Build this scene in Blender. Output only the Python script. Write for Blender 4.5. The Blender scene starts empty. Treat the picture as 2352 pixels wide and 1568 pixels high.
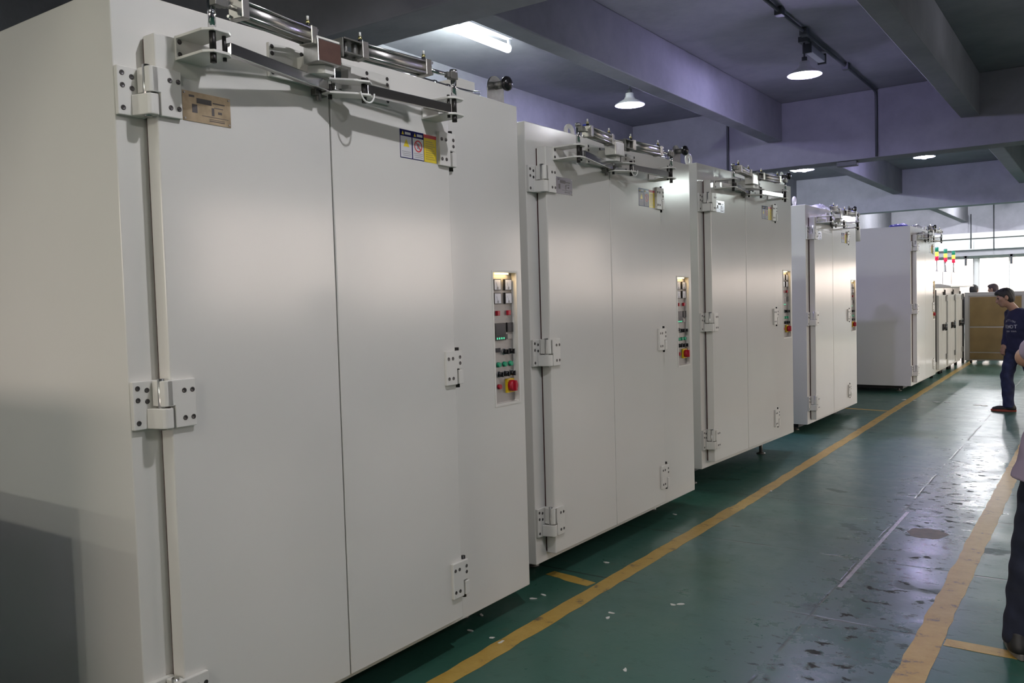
import bpy, bmesh, math, random
import numpy as np
from mathutils import Vector, Matrix
from mathutils.bvhtree import BVHTree
random.seed(7)
S = bpy.context.scene
COL = S.collection

# ------------------------------------------------------------------ camera, world, light, exposure
CAM_H = 1.65
YAW, PITCH, ROLL, FPX = -0.61146, -0.04809, -0.02841, 1957.4
fw = Vector((math.sin(YAW)*math.cos(PITCH), math.cos(YAW)*math.cos(PITCH), math.sin(PITCH)))
r0 = Vector((math.cos(YAW), -math.sin(YAW), 0)); u0 = r0.cross(fw)
rr = r0*math.cos(ROLL) + u0*math.sin(ROLL); uu = -r0*math.sin(ROLL) + u0*math.cos(ROLL)
cd = bpy.data.cameras.new('camera'); cam = bpy.data.objects.new('camera', cd); COL.objects.link(cam)
cam.matrix_world = Matrix(((rr.x, uu.x, -fw.x, 0), (rr.y, uu.y, -fw.y, 0), (rr.z, uu.z, -fw.z, CAM_H), (0, 0, 0, 1)))
cd.sensor_width = 36; cd.lens = FPX/2352*36; cd.clip_start = .05; cd.clip_end = 200
S.camera = cam
S.view_settings.view_transform = 'Standard'; S.view_settings.look = 'None'
S.view_settings.exposure = 0.09; S.view_settings.gamma = 1.0; S.view_settings.use_curve_mapping = False

W_ = bpy.data.worlds.new('overcast_sky'); S.world = W_; W_.use_nodes = True
_n, _l = W_.node_tree.nodes, W_.node_tree.links
_tc = _n.new('ShaderNodeTexCoord'); _sp = _n.new('ShaderNodeSeparateXYZ'); _l.new(_tc.outputs['Generated'], _sp.inputs[0])
_rp = _n.new('ShaderNodeValToRGB'); _e = _rp.color_ramp.elements         # overcast sky over grey-brown yard
_e[0].position = .495; _e[0].color = (.10, .095, .085, 1); _e[1].position = .505; _e[1].color = (1., .85, .76, 1)
_mr = _n.new('ShaderNodeMapRange'); _mr.inputs[1].default_value = -1; _mr.inputs[2].default_value = 1; _l.new(_sp.outputs[2], _mr.inputs[0]); _l.new(_mr.outputs[0], _rp.inputs[0])
_l.new(_rp.outputs[0], _n['Background'].inputs[0])
_n['Background'].inputs[1].default_value = SKY = 5.3
LAMP_W = 95.0          # one pendant lamp
TUBE_W = 45.0
LAMP_COL = (.62, .57, 1.0)

# ------------------------------------------------------------------ materials
def mat(name, col, rough=.5, metal=0., spec=.5, noise=None, bump=None, emit=None, coat=0.):
    m = bpy.data.materials.new(name); m.use_nodes = True
    nt = m.node_tree; b = nt.nodes['Principled BSDF']
    b.inputs['Base Color'].default_value = (*col, 1); b.inputs['Roughness'].default_value = rough
    b.inputs['Metallic'].default_value = metal; b.inputs['Specular IOR Level'].default_value = spec
    b.inputs['Coat Weight'].default_value = coat
    tc = nt.nodes.new('ShaderNodeTexCoord')
    if noise:
        sc, amt = noise
        n = nt.nodes.new('ShaderNodeTexNoise'); n.inputs['Scale'].default_value = sc; n.inputs['Detail'].default_value = 5
        nt.links.new(tc.outputs['Object'], n.inputs['Vector'])
        rp = nt.nodes.new('ShaderNodeMapRange'); rp.inputs[1].default_value = .3; rp.inputs[2].default_value = .7
        rp.inputs[3].default_value = 1-amt; rp.inputs[4].default_value = 1+amt
        nt.links.new(n.outputs['Fac'], rp.inputs[0])
        mx = nt.nodes.new('ShaderNodeVectorMath'); mx.operation = 'SCALE'; mx.inputs[0].default_value = col
        nt.links.new(rp.outputs[0], mx.inputs['Scale']); nt.links.new(mx.outputs[0], b.inputs['Base Color'])
    if bump:
        sc, st = bump
        n = nt.nodes.new('ShaderNodeTexNoise'); n.inputs['Scale'].default_value = sc; n.inputs['Detail'].default_value = 3
        nt.links.new(tc.outputs['Object'], n.inputs['Vector'])
        bp = nt.nodes.new('ShaderNodeBump'); bp.inputs['Strength'].default_value = st; bp.inputs['Distance'].default_value = .01
        nt.links.new(n.outputs['Fac'], bp.inputs['Height']); nt.links.new(bp.outputs[0], b.inputs['Normal'])
    if emit:
        b.inputs['Emission Color'].default_value = (*emit[0], 1); b.inputs['Emission Strength'].default_value = emit[1]
    return m
M = {}
M['paint'] = mat('cream_enamel', (.76, .75, .71), .15, noise=(1.2, .025))
M['paint2'] = mat('cream_enamel_fittings', (.74, .73, .69), .36)
M['chrome'] = mat('chrome', (.78, .78, .80), .10, 1.)
M['steel'] = mat('brushed_steel', (.55, .55, .54), .28, 1., noise=(40, .08))
M['alu'] = mat('anodised_aluminium', (.50, .49, .47), .35, 1., noise=(60, .06))
M['darksteel'] = mat('black_oxide_steel', (.035, .033, .032), .42, .6)
M['greysteel'] = mat('grey_cast_steel', (.20, .20, .19), .45, .7)
M['barsteel'] = mat('bright_bar_steel', (.60, .59, .60), .16, 1.)
M['reflface'] = mat('brown_reflection_plate', (.20, .12, .10), .3, .6, noise=(30, .1))  # metal face with a brown reflection put into its colour
M['brass'] = mat('brass', (.70, .62, .30), .3, 1.)
M['bluecollar'] = mat('blue_plastic_ring', (.05, .08, .5), .4)
M['black'] = mat('black_plastic', (.012, .012, .014), .22)
M['rubber'] = mat('dark_red_seal', (.06, .015, .015), .7)
M['gapdark'] = mat('dark_gasket', (.02, .018, .018), .8)
M['bolt'] = mat('socket_bolt', (.09, .085, .085), .35, .7)
M['white'] = mat('white_plastic', (.82, .82, .82), .4)
M['meterface'] = mat('meter_face', (.70, .72, .80), .2)
M['panelgrey'] = mat('panel_grey', (.33, .32, .31), .4, .4, noise=(6, .06))
M['red'] = mat('red_plastic', (.45, .012, .03), .3)
M['green'] = mat('green_lens', (.02, .38, .20), .25)
M['yellow'] = mat('yellow_plastic', (.80, .55, .01), .4)
M['display'] = mat('dark_display', (.025, .025, .032), .2)
M['segment'] = mat('green_segments', (.05, .6, .3), .4, emit=((.1, .9, .5), .6))
M['navy'] = mat('navy_print', (.02, .02, .12), .12)
M['stickwhite'] = mat('sticker_white', (.72, .72, .74), .07)
M['stickyellow'] = mat('sticker_yellow', (.80, .62, .03), .25)
M['stickred'] = mat('sticker_red', (.6, .02, .03), .3)
M['stickgrey'] = mat('sticker_print_grey', (.30, .30, .32), .4)
M['stickochre'] = mat('sticker_print_ochre', (.48, .36, .02), .4)
M['plate_brass'] = mat('name_plate_brass', (.46, .38, .26), .38, .85, noise=(14, .3))
M['plate_steel'] = mat('name_plate_steel', (.42, .41, .46), .2, 1., noise=(14, .15))
M['plate_print'] = mat('name_plate_print', (.10, .09, .09), .5)
M['hose'] = mat('white_hose', (.75, .76, .74), .35)
M['warm'] = mat('recess_lamp', (1, .8, .45), .5, emit=((1., .68, .28), 9.))
M['bulb'] = mat('lit_bulb', (1, 1, 1), .5, emit=((.86, .88, 1.), 60.))
M['tube'] = mat('lit_tube', (1, 1, 1), .5, emit=((.9, 1., .98), 22.))
M['dish'] = mat('enamel_dish', (.80, .80, .84), .35)
M['conduit'] = mat('grey_conduit', (.055, .06, .07), .55)
M['ballast'] = mat('lamp_gear_box', (.45, .46, .50), .5)
M['plastic'] = mat('clear_wrap', (.72, .72, .80), .12, noise=(30, .15), bump=(22, .9))
M['tarp'] = mat('blue_tarpaulin', (.06, .05, .62), .5, bump=(14, .5))
M['ductwhite'] = mat('white_duct', (.80, .80, .78), .45)
M['ovenbrown'] = mat('bronze_inner_sheet', (.20, .145, .07), .30, .75, noise=(3, .15))
M['doorgrey'] = mat('galvanised_edge', (.36, .35, .34), .4, .6)
M['skin'] = mat('skin', (.40, .235, .165), .5)
M['hair'] = mat('black_hair', (.012, .011, .012), .45, bump=(160, .6))
M['hair2'] = mat('brown_hair', (.055, .032, .035), .5, bump=(160, .5))
M['shirt_navy'] = mat('navy_cotton', (.018, .020, .062), .85, bump=(420, .15))
M['denim'] = mat('dark_denim', (.020, .026, .075), .85, noise=(18, .25))
M['denim_dark'] = mat('blackish_denim', (.010, .013, .030), .85, noise=(18, .3))
M['lilac'] = mat('lilac_cotton', (.33, .27, .36), .85, bump=(300, .15))
M['olive'] = mat('tan_lining', (.22, .16, .10), .8)
M['shoe'] = mat('black_shoe', (.014, .013, .014), .5)
M['shoesole'] = mat('red_rubber_sole', (.28, .05, .03), .6)
M['solegrey'] = mat('grey_rubber_sole', (.16, .15, .14), .6)
M['print'] = mat('white_shirt_print', (.45, .45, .50), .7)
M['eye'] = mat('dark_eye', (.02, .015, .015), .2)
M['lip'] = mat('lip', (.26, .11, .09), .5)
M['scrap'] = mat('paper_scrap', (.72, .72, .68), .7)
M['stain'] = mat('brown_floor_stain', (.115, .085, .055), .5, noise=(20, .3))
M['strip'] = mat('worn_metal_strip', (.38, .36, .36), .3, .9, noise=(30, .3))
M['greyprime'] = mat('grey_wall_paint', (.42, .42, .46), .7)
M['whitewall'] = mat('white_wall_paint', (.82, .83, .83), .6, noise=(.8, .03))
M['frame'] = mat('window_frame_white', (.7, .7, .7), .5)

def pane_mat():
    m = bpy.data.materials.new('window_glass'); m.use_nodes = True; nt = m.node_tree
    out = nt.nodes['Material Output']; nt.nodes.remove(nt.nodes['Principled BSDF'])
    t = nt.nodes.new('ShaderNodeBsdfTransparent'); g = nt.nodes.new('ShaderNodeBsdfGlossy'); g.inputs['Roughness'].default_value = .02
    fr = nt.nodes.new('ShaderNodeFresnel'); fr.inputs[0].default_value = 1.3
    mx = nt.nodes.new('ShaderNodeMixShader'); nt.links.new(fr.outputs[0], mx.inputs[0]); nt.links.new(t.outputs[0], mx.inputs[1]); nt.links.new(g.outputs[0], mx.inputs[2])
    nt.links.new(mx.outputs[0], out.inputs[0]); return m
M['pane'] = pane_mat()

def concrete(name, k):
    m = bpy.data.materials.new(name); m.use_nodes = True; nt = m.node_tree; b = nt.nodes['Principled BSDF']
    tc = nt.nodes.new('ShaderNodeTexCoord')
    n = nt.nodes.new('ShaderNodeTexNoise'); n.inputs['Scale'].default_value = 1.1; n.inputs['Detail'].default_value = 8; n.inputs['Roughness'].default_value = .65
    nt.links.new(tc.outputs['Object'], n.inputs['Vector'])
    cr = nt.nodes.new('ShaderNodeValToRGB'); e = cr.color_ramp.elements
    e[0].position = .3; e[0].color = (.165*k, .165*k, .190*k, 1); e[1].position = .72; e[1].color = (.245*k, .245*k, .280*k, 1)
    nt.links.new(n.outputs['Fac'], cr.inputs[0]); nt.links.new(cr.outputs[0], b.inputs['Base Color'])
    b.inputs['Roughness'].default_value = .8
    n2 = nt.nodes.new('ShaderNodeTexNoise'); n2.inputs['Scale'].default_value = 9; n2.inputs['Detail'].default_value = 6
    nt.links.new(tc.outputs['Object'], n2.inputs['Vector'])
    bp = nt.nodes.new('ShaderNodeBump'); bp.inputs['Strength'].default_value = .25; bp.inputs['Distance'].default_value = .02
    nt.links.new(n2.outputs['Fac'], bp.inputs['Height']); nt.links.new(bp.outputs[0], b.inputs['Normal'])
    return m
M['concrete'] = concrete('painted_concrete', 1.); M['concrete_light'] = concrete('lit_concrete_mid', 2.2); M['concrete_lit_far'] = concrete('lit_concrete_far', 2.1)  # lighter copies for the far beams: their brighter lighting put into the colour

def floor_mat():
    m = bpy.data.materials.new('green_epoxy_floor'); m.use_nodes = True; nt = m.node_tree; b = nt.nodes['Principled BSDF']
    N, L = nt.nodes, nt.links
    tc = N.new('ShaderNodeTexCoord'); sep = N.new('ShaderNodeSeparateXYZ'); L.new(tc.outputs['Object'], sep.inputs[0])
    def noise(sc, det=6, ro=.6, vec=None):
        n = N.new('ShaderNodeTexNoise'); n.inputs['Scale'].default_value = sc; n.inputs['Detail'].default_value = det; n.inputs['Roughness'].default_value = ro
        L.new(vec or tc.outputs['Object'], n.inputs['Vector']); return n.outputs['Fac']
    def mr(x, a, b_, c=0., d=1.):
        r = N.new('ShaderNodeMapRange'); L.new(x, r.inputs[0])
        for i, v in enumerate((a, b_, c, d)): r.inputs[i+1].default_value = v
        return r.outputs[0]
    def mth(op, x, y):
        r = N.new('ShaderNodeMath'); r.operation = op
        for i, v in enumerate((x, y)):
            if isinstance(v, (int, float)): r.inputs[i].default_value = v
            else: L.new(v, r.inputs[i])
        return r.outputs[0]
    def mix(f, a, b_):
        r = N.new('ShaderNodeMix'); r.data_type = 'RGBA'; L.new(f, r.inputs[0])
        for i, v in ((6, a), (7, b_)):
            if isinstance(v, tuple): r.inputs[i].default_value = (*v, 1)
            else: L.new(v, r.inputs[i])
        return r.outputs[2]
    col = mix(mr(noise(.7), .35, .65), (.030, .105, .074), (.048, .132, .106))
    col = mix(mth('MULTIPLY', mr(noise(7, 8, .75), .58, .72), .55), col, (.115, .110, .070))     # ochre scuffing
    # worn traffic lane: dark pits and scrapes
    mp = N.new('ShaderNodeMapping'); mp.inputs['Scale'].default_value = (.7, 1.0, 1.); mp.inputs['Rotation'].default_value = (0, 0, .3); L.new(tc.outputs['Object'], mp.inputs[0])
    lane = mth('MULTIPLY', mr(sep.outputs[0], -1.55, -1.1), mr(sep.outputs[0], -.55, -.95))
    lane = mth('MULTIPLY', lane, mr(sep.outputs[1], 11, 8))
    col = mix(mth('MULTIPLY', lane, mr(noise(2.0, 4), .3, .6, .2, .75)), col, (.085, .118, .116))
    pits = mr(noise(15, 5, .62, mp.outputs[0]), .585, .615)
    big = mr(noise(3.1, 4, .5, mp.outputs[0]), .66, .69)
    pit = mth('MAXIMUM', mth('MULTIPLY', pits, mth('ADD', mth('MULTIPLY', lane, .85), .10)), mth('MULTIPLY', big, .35))
    col = mix(pit, col, (.022, .021, .016))
    # joints between the poured slabs
    def line(coord, pos, wdt):
        d = mth('ABSOLUTE', mth('SUBTRACT', mth('ADD', coord, mth('MULTIPLY', mth('SUBTRACT', noise(2.5, 3), .5), .03)), pos), 0)
        return mr(d, wdt, wdt*.3)
    jl = None
    for p in (4.36, 5.45, 6.76, 8.55, 10.6):
        l = line(sep.outputs[1], p, .012); jl = l if jl is None else mth('MAXIMUM', jl, l)
    jl = mth('MAXIMUM', jl, line(sep.outputs[0], -1.245, .010))
    jl = mth('MULTIPLY', jl, mr(noise(2.2, 3), .42, .56))
    col = mix(mth('MULTIPLY', jl, .8), col, (.020, .026, .022))
    L.new(col, b.inputs['Base Color']); L.new(mth('SUBTRACT', .38, mth('MULTIPLY', pit, .33)), b.inputs['Specular IOR Level'])
    ro = mth('ADD', mth('SUBTRACT', mr(noise(4, 7, .7), .3, .7, .26, .40), mth('MULTIPLY', lane, .06)), mth('MULTIPLY', pit, .3))
    L.new(ro, b.inputs['Roughness'])
    bp = N.new('ShaderNodeBump'); bp.inputs['Strength'].default_value = .30; bp.inputs['Distance'].default_value = .01
    hh = mth('SUBTRACT', mth('MULTIPLY', noise(5, 6, .6), .6), mth('ADD', mth('MULTIPLY', pit, .5), mth('MULTIPLY', jl, .6)))
    L.new(hh, bp.inputs['Height']); L.new(bp.outputs[0], b.inputs['Normal'])
    return m
M['floor'] = floor_mat()

def yellow_line():
    m = bpy.data.materials.new('worn_yellow_paint'); m.use_nodes = True; nt = m.node_tree; b = nt.nodes['Principled BSDF']
    tc = nt.nodes.new('ShaderNodeTexCoord'); n = nt.nodes.new('ShaderNodeTexNoise'); n.inputs['Scale'].default_value = 9; n.inputs['Detail'].default_value = 8; n.inputs['Roughness'].default_value = .7
    nt.links.new(tc.outputs['Object'], n.inputs['Vector'])
    cr = nt.nodes.new('ShaderNodeValToRGB'); e = cr.color_ramp.elements
    e[0].position = .33; e[0].color = (.12, .10, .06, 1); e[1].position = .42; e[1].color = (.46, .29, .05, 1)
    x = e.new(.7); x.color = (.55, .37, .09, 1)
    nt.links.new(n.outputs['Fac'], cr.inputs[0]); nt.links.new(cr.outputs[0], b.inputs['Base Color']); b.inputs['Roughness'].default_value = .42
    return m
M['yline'] = yellow_line()

# ------------------------------------------------------------------ mesh helpers
class MB:
    def __init__(s): s.v = []; s.f = []; s.m = []; s.sm = []
    def add(s, vs, fs, mi=0, smooth=False):
        o = len(s.v); s.v += [tuple(map(float, v)) for v in vs]
        for f in fs: s.f.append([i+o for i in f]); s.m.append(mi); s.sm.append(smooth)
        return s
    def box(s, x0, x1, y0, y1, z0, z1, mi=0):
        vs = [(x, y, z) for z in (z0, z1) for y in (y0, y1) for x in (x0, x1)]
        return s.add(vs, [(0, 2, 3, 1), (4, 5, 7, 6), (0, 1, 5, 4), (2, 6, 7, 3), (0, 4, 6, 2), (1, 3, 7, 5)], mi)
    def prism(s, poly, d0, d1, axis='z', mi=0):
        # poly counter-clockwise in the plane left after dropping the axis (z: x,y ; x: y,z ; y: x,z)
        def P(a, b, d): return {'z': (a, b, d), 'x': (d, a, b), 'y': (a, d, b)}[axis]
        n = len(poly); vs = [P(a, b, d0) for a, b in poly] + [P(a, b, d1) for a, b in poly]
        fs = [tuple(range(n-1, -1, -1)), tuple(range(n, 2*n))] + [(i, (i+1) % n, n+(i+1) % n, n+i) for i in range(n)]
        return s.add(vs, fs, mi)
    def rod(s, a, b, r0, r1=None, n=16, mi=0, caps=True, smooth=True):
        a, b = Vector(a), Vector(b); r1 = r0 if r1 is None else r1
        d = (b-a).normalized(); t = Vector((0, 0, 1)) if abs(d.z) < .9 else Vector((1, 0, 0))
        e1 = d.cross(t).normalized(); e2 = d.cross(e1)
        ring = lambda c, r: [c + (e1*math.cos(2*math.pi*k/n) + e2*math.sin(2*math.pi*k/n))*r for k in range(n)]
        o = len(s.v)
        s.add(ring(a, r0) + ring(b, r1), [(k, n+k, n+(k+1) % n, (k+1) % n) for k in range(n)], mi, smooth)
        if caps:
            s.f.append([o+k for k in range(n)]); s.m.append(mi); s.sm.append(False)
            s.f.append([o+n+k for k in range(n-1, -1, -1)]); s.m.append(mi); s.sm.append(False)
        return s
    def bar(s, a, b, wd, ht, mi=0, up=(0, 0, 1)):
        a, b = Vector(a), Vector(b); d = (b-a).normalized(); up = Vector(up)
        sd = d.cross(up).normalized(); u2 = sd.cross(d)
        vs = [c + sd*sx*wd/2 + u2*sz*ht/2 for c in (a, b) for sx, sz in ((-1, -1), (1, -1), (1, 1), (-1, 1))]
        return s.add(vs, [(0, 1, 2, 3), (7, 6, 5, 4), (0, 4, 5, 1), (1, 5, 6, 2), (2, 6, 7, 3), (3, 7, 4, 0)], mi)
    def lathe(s, prof, c=(0, 0, 0), n=24, mi=0, axis='z'):
        o = []
        for r, h in prof:
            for k in range(n):
                a = 2*math.pi*k/n; x, y = r*math.cos(a), r*math.sin(a)
                p = {'z': (x, y, h), 'x': (h, x, y), 'y': (y, h, x)}[axis]
                o.append((c[0]+p[0], c[1]+p[1], c[2]+p[2]))
        fs = []
        for i in range(len(prof)-1):
            for k in range(n): fs.append((i*n+k, i*n+(k+1) % n, (i+1)*n+(k+1) % n, (i+1)*n+k))
        return s.add(o, fs, mi, True)
    def tubepath(s, pts, r, n=8, mi=0):
        pts = [Vector(p) for p in pts]
        rings = []; prev = None
        for i, p in enumerate(pts):
            d = (pts[min(i+1, len(pts)-1)] - pts[max(i-1, 0)]).normalized()
            if prev is None: prev = d.cross(Vector((0, 0, 1)) if abs(d.z) < .9 else Vector((1, 0, 0))).normalized()
            e1 = (prev - d*prev.dot(d)).normalized(); prev = e1; e2 = d.cross(e1)
            rings += [p + (e1*math.cos(2*math.pi*k/n) + e2*math.sin(2*math.pi*k/n))*r for k in range(n)]
        fs = [(i*n+k, i*n+(k+1) % n, (i+1)*n+(k+1) % n, (i+1)*n+k) for i in range(len(pts)-1) for k in range(n)]
        fs += [tuple(range(n-1, -1, -1)), tuple(range((len(pts)-1)*n, len(pts)*n))]
        return s.add(rings, fs, mi, True)
    def build(s, name, mats, parent=None, bevel=0.):
        me = bpy.data.meshes.new(name); me.from_pydata(s.v, [], s.f)
        mats = mats if isinstance(mats, (list, tuple)) else [mats]
        for m in mats: me.materials.append(M[m])
        me.polygons.foreach_set('material_index', s.m); me.polygons.foreach_set('use_smooth', s.sm)
        bm = bmesh.new(); bm.from_mesh(me); bmesh.ops.recalc_face_normals(bm, faces=bm.faces); bm.to_mesh(me); bm.free()
        me.update()
        o = bpy.data.objects.new(name, me); COL.objects.link(o)
        if parent: o.parent = parent
        if bevel:
            b = o.modifiers.new('bevel', 'BEVEL'); b.width = bevel; b.segments = 2; b.limit_method = 'ANGLE'; b.angle_limit = .6
        return o
def tag(o, label=None, cat=None, group=None, kind=None):
    if label: o['label'] = label
    if cat: o['category'] = cat
    if group: o['group'] = group
    if kind: o['kind'] = kind
    return o
def empty(name, loc=(0, 0, 0), rz=0.):
    o = bpy.data.objects.new(name, None); COL.objects.link(o); o.location = loc; o.rotation_euler = (0, 0, rz); o.empty_display_size = .1
    return o
def copy_tree(o, parent=None):
    c = o.copy(); COL.objects.link(c); c.parent = parent
    for ch in list(o.children): copy_tree(ch, c)
    return c
def lamp(name, kind, loc, power, col, size=.1, parent=None, rot=None):
    d = bpy.data.lights.new(name, kind); d.energy = power; d.color = col
    if kind == 'AREA': d.shape = 'DISK' if not isinstance(size, tuple) else 'RECTANGLE'
    if kind == 'AREA':
        if isinstance(size, tuple): d.size, d.size_y = size
        else: d.size = size
    else: d.shadow_soft_size = size
    o = bpy.data.objects.new(name, d); COL.objects.link(o); o.location = loc
    if rot: o.rotation_euler = rot
    if parent: o.parent = parent
    return o

# ------------------------------------------------------------------ the hall
XL, XR, YN, YF = -6.6, 6.5, -7.0, 34.6
ZC, ZB, ZS = 4.52, 3.55, 3.95            # slab, main beam soffit, secondary beam soffit
tag(MB().box(XL-.3, XR+.3, YN-.3, YF+.3, -.2, 0).build('floor', 'floor'), kind='structure')
tag(MB().box(XL-.3, XR+.3, YN-.3, YF+.3, ZC, ZC+.25).build('ceiling', 'concrete'), kind='structure')
tag(MB().box(XL-.25, XL, YN, YF, 0, ZC).build('wall_left', 'concrete'), kind='structure')
MAIN = [(-4.5, -4.1), (4.30, 4.70), (13.13, 13.53), (22.35, 22.75), (34.05, 34.55)]
n = 0
for y0, y1 in MAIN:
    n += 1
    tag(MB().box(XL, XR, y0, y1, ZB, ZC).build('trim_%d' % n, 'concrete' if y0 < 20 else ('concrete_light' if y0 < 30 else 'concrete_lit_far'), bevel=.012), kind='structure')
for i in range(len(MAIN)-1):
    for x0, x1 in ((-4.30, -4.08), (-1.66, -1.43), (1.0, 1.22), (3.65, 3.87)):
        n += 1
        tag(MB().box(x0, x1, MAIN[i][1], MAIN[i+1][0], ZS, ZC).build('trim_%d' % n, 'concrete', bevel=.012), kind='structure')
def wall_with_windows(name, axis, pos, thick, a0, a1, wins, z0, z1, m):
    # wall along an axis with rectangular openings wins=[(a,b)] between z0 and z1
    mb = MB()
    def bx(a, b, c, d):
        if axis == 'x': mb.box(pos, pos+thick, a, b, c, d)
        else: mb.box(a, b, pos, pos+thick, c, d)
    bx(a0, a1, 0, z0); bx(a0, a1, z1, ZC); e = a0
    for a, b in wins: bx(e, a, z0, z1); e = b
    bx(e, a1, z0, z1)
    return tag(mb.build(name, m), kind='structure')
winR = [(7.9, 11.2), (11.4, 14.7), (14.9, 18.2), (18.4, 21.9), (22.1, 25.9), (26.1, 29.9), (30.1, 33.8)]
wall_with_windows('wall_right', 'x', XR, .25, YN, YF, winR, 1.2, 3.4, 'concrete')
winN = [(-5.6, -2.2), (-1.7, 1.7)]
wall_with_windows('wall_near', 'y', YN-.25, .25, XL, XR, winN, 1.5, 3.3, 'concrete')
winF = [(-5.9, -3.95), (-3.83, -1.9), (-1.78, .2), (.32, 2.3), (2.42, 4.3), (4.42, 6.3)]
wall_with_windows('wall_far', 'y', YF, .25, XL, XR, winF, .95, 2.72, 'whitewall')
wn = 0
def window(axis, a, b, z0, z1, pos):
    global wn; wn += 1
    mb = MB(); t = .05
    def bx(p, q, c, d, w0=.06, w1=.12):
        if axis == 'x': mb.box(pos+w0, pos+w1, p, q, c, d)
        else: mb.box(p, q, pos+w0, pos+w1, c, d)
    bx(a, b, z0, z0+t); bx(a, b, z1-t, z1); bx(a, a+t, z0+t, z1-t); bx(b-t, b, z0+t, z1-t)
    o = tag(mb.build('window_%d' % wn, 'frame'), kind='structure')
    mid = (a+b)/2; mb2 = MB()
    if axis == 'x': mb2.box(pos+.075, pos+.105, mid-.02, mid+.02, z0+t, z1-t)
    else: mb2.box(mid-.02, mid+.02, pos+.075, pos+.105, z0+t, z1-t)
    mb2.build('mullion', 'frame', o)
    for p, q in ((a+t, mid-.02), (mid+.02, b-t)):
        mb3 = MB()
        if axis == 'x': mb3.add([(pos+.09, p, z0+t), (pos+.09, q, z0+t), (pos+.09, q, z1-t), (pos+.09, p, z1-t)], [(0, 1, 2, 3)])
        else: mb3.add([(p, pos+.09, z0+t), (q, pos+.09, z0+t), (q, pos+.09, z1-t), (p, pos+.09, z1-t)], [(0, 1, 2, 3)])
        mb3.build('pane', 'pane', o)
for a, b in winR: window('x', a, b, 1.2, 3.4, XR)
for a, b in winN: window('y', a, b, 1.5, 3.3, YN-.25)
for a, b in winF: window('y', a, b, .95, 2.72, YF)
for a, b in winR:
    p = lamp('daylight_portal', 'AREA', (XR+.13, (a+b)/2, 2.3), 1, (1, 1, 1), (2.2, b-a), rot=(0, math.radians(90), 0)); p.data.cycles.is_portal = True
for a, b in winF:
    p = lamp('daylight_portal', 'AREA', ((a+b)/2, YF+.13, 1.835), 1, (1, 1, 1), (b-a, 1.77), rot=(math.radians(-90), 0, 0)); p.data.cycles.is_portal = True
for a, b in winN:
    p = lamp('daylight_portal', 'AREA', ((a+b)/2, YN-.13, 2.4), 1, (1, 1, 1), (b-a, 1.8), rot=(math.radians(90), 0, 0)); p.data.cycles.is_portal = True
# white fascia over the far windows, in two steps
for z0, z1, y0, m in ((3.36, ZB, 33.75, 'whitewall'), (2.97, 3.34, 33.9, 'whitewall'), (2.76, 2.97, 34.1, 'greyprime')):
    n += 1; tag(MB().box(XL, XR, y0, YF, z0, z1).build('trim_%d' % n, m), kind='structure')

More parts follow.
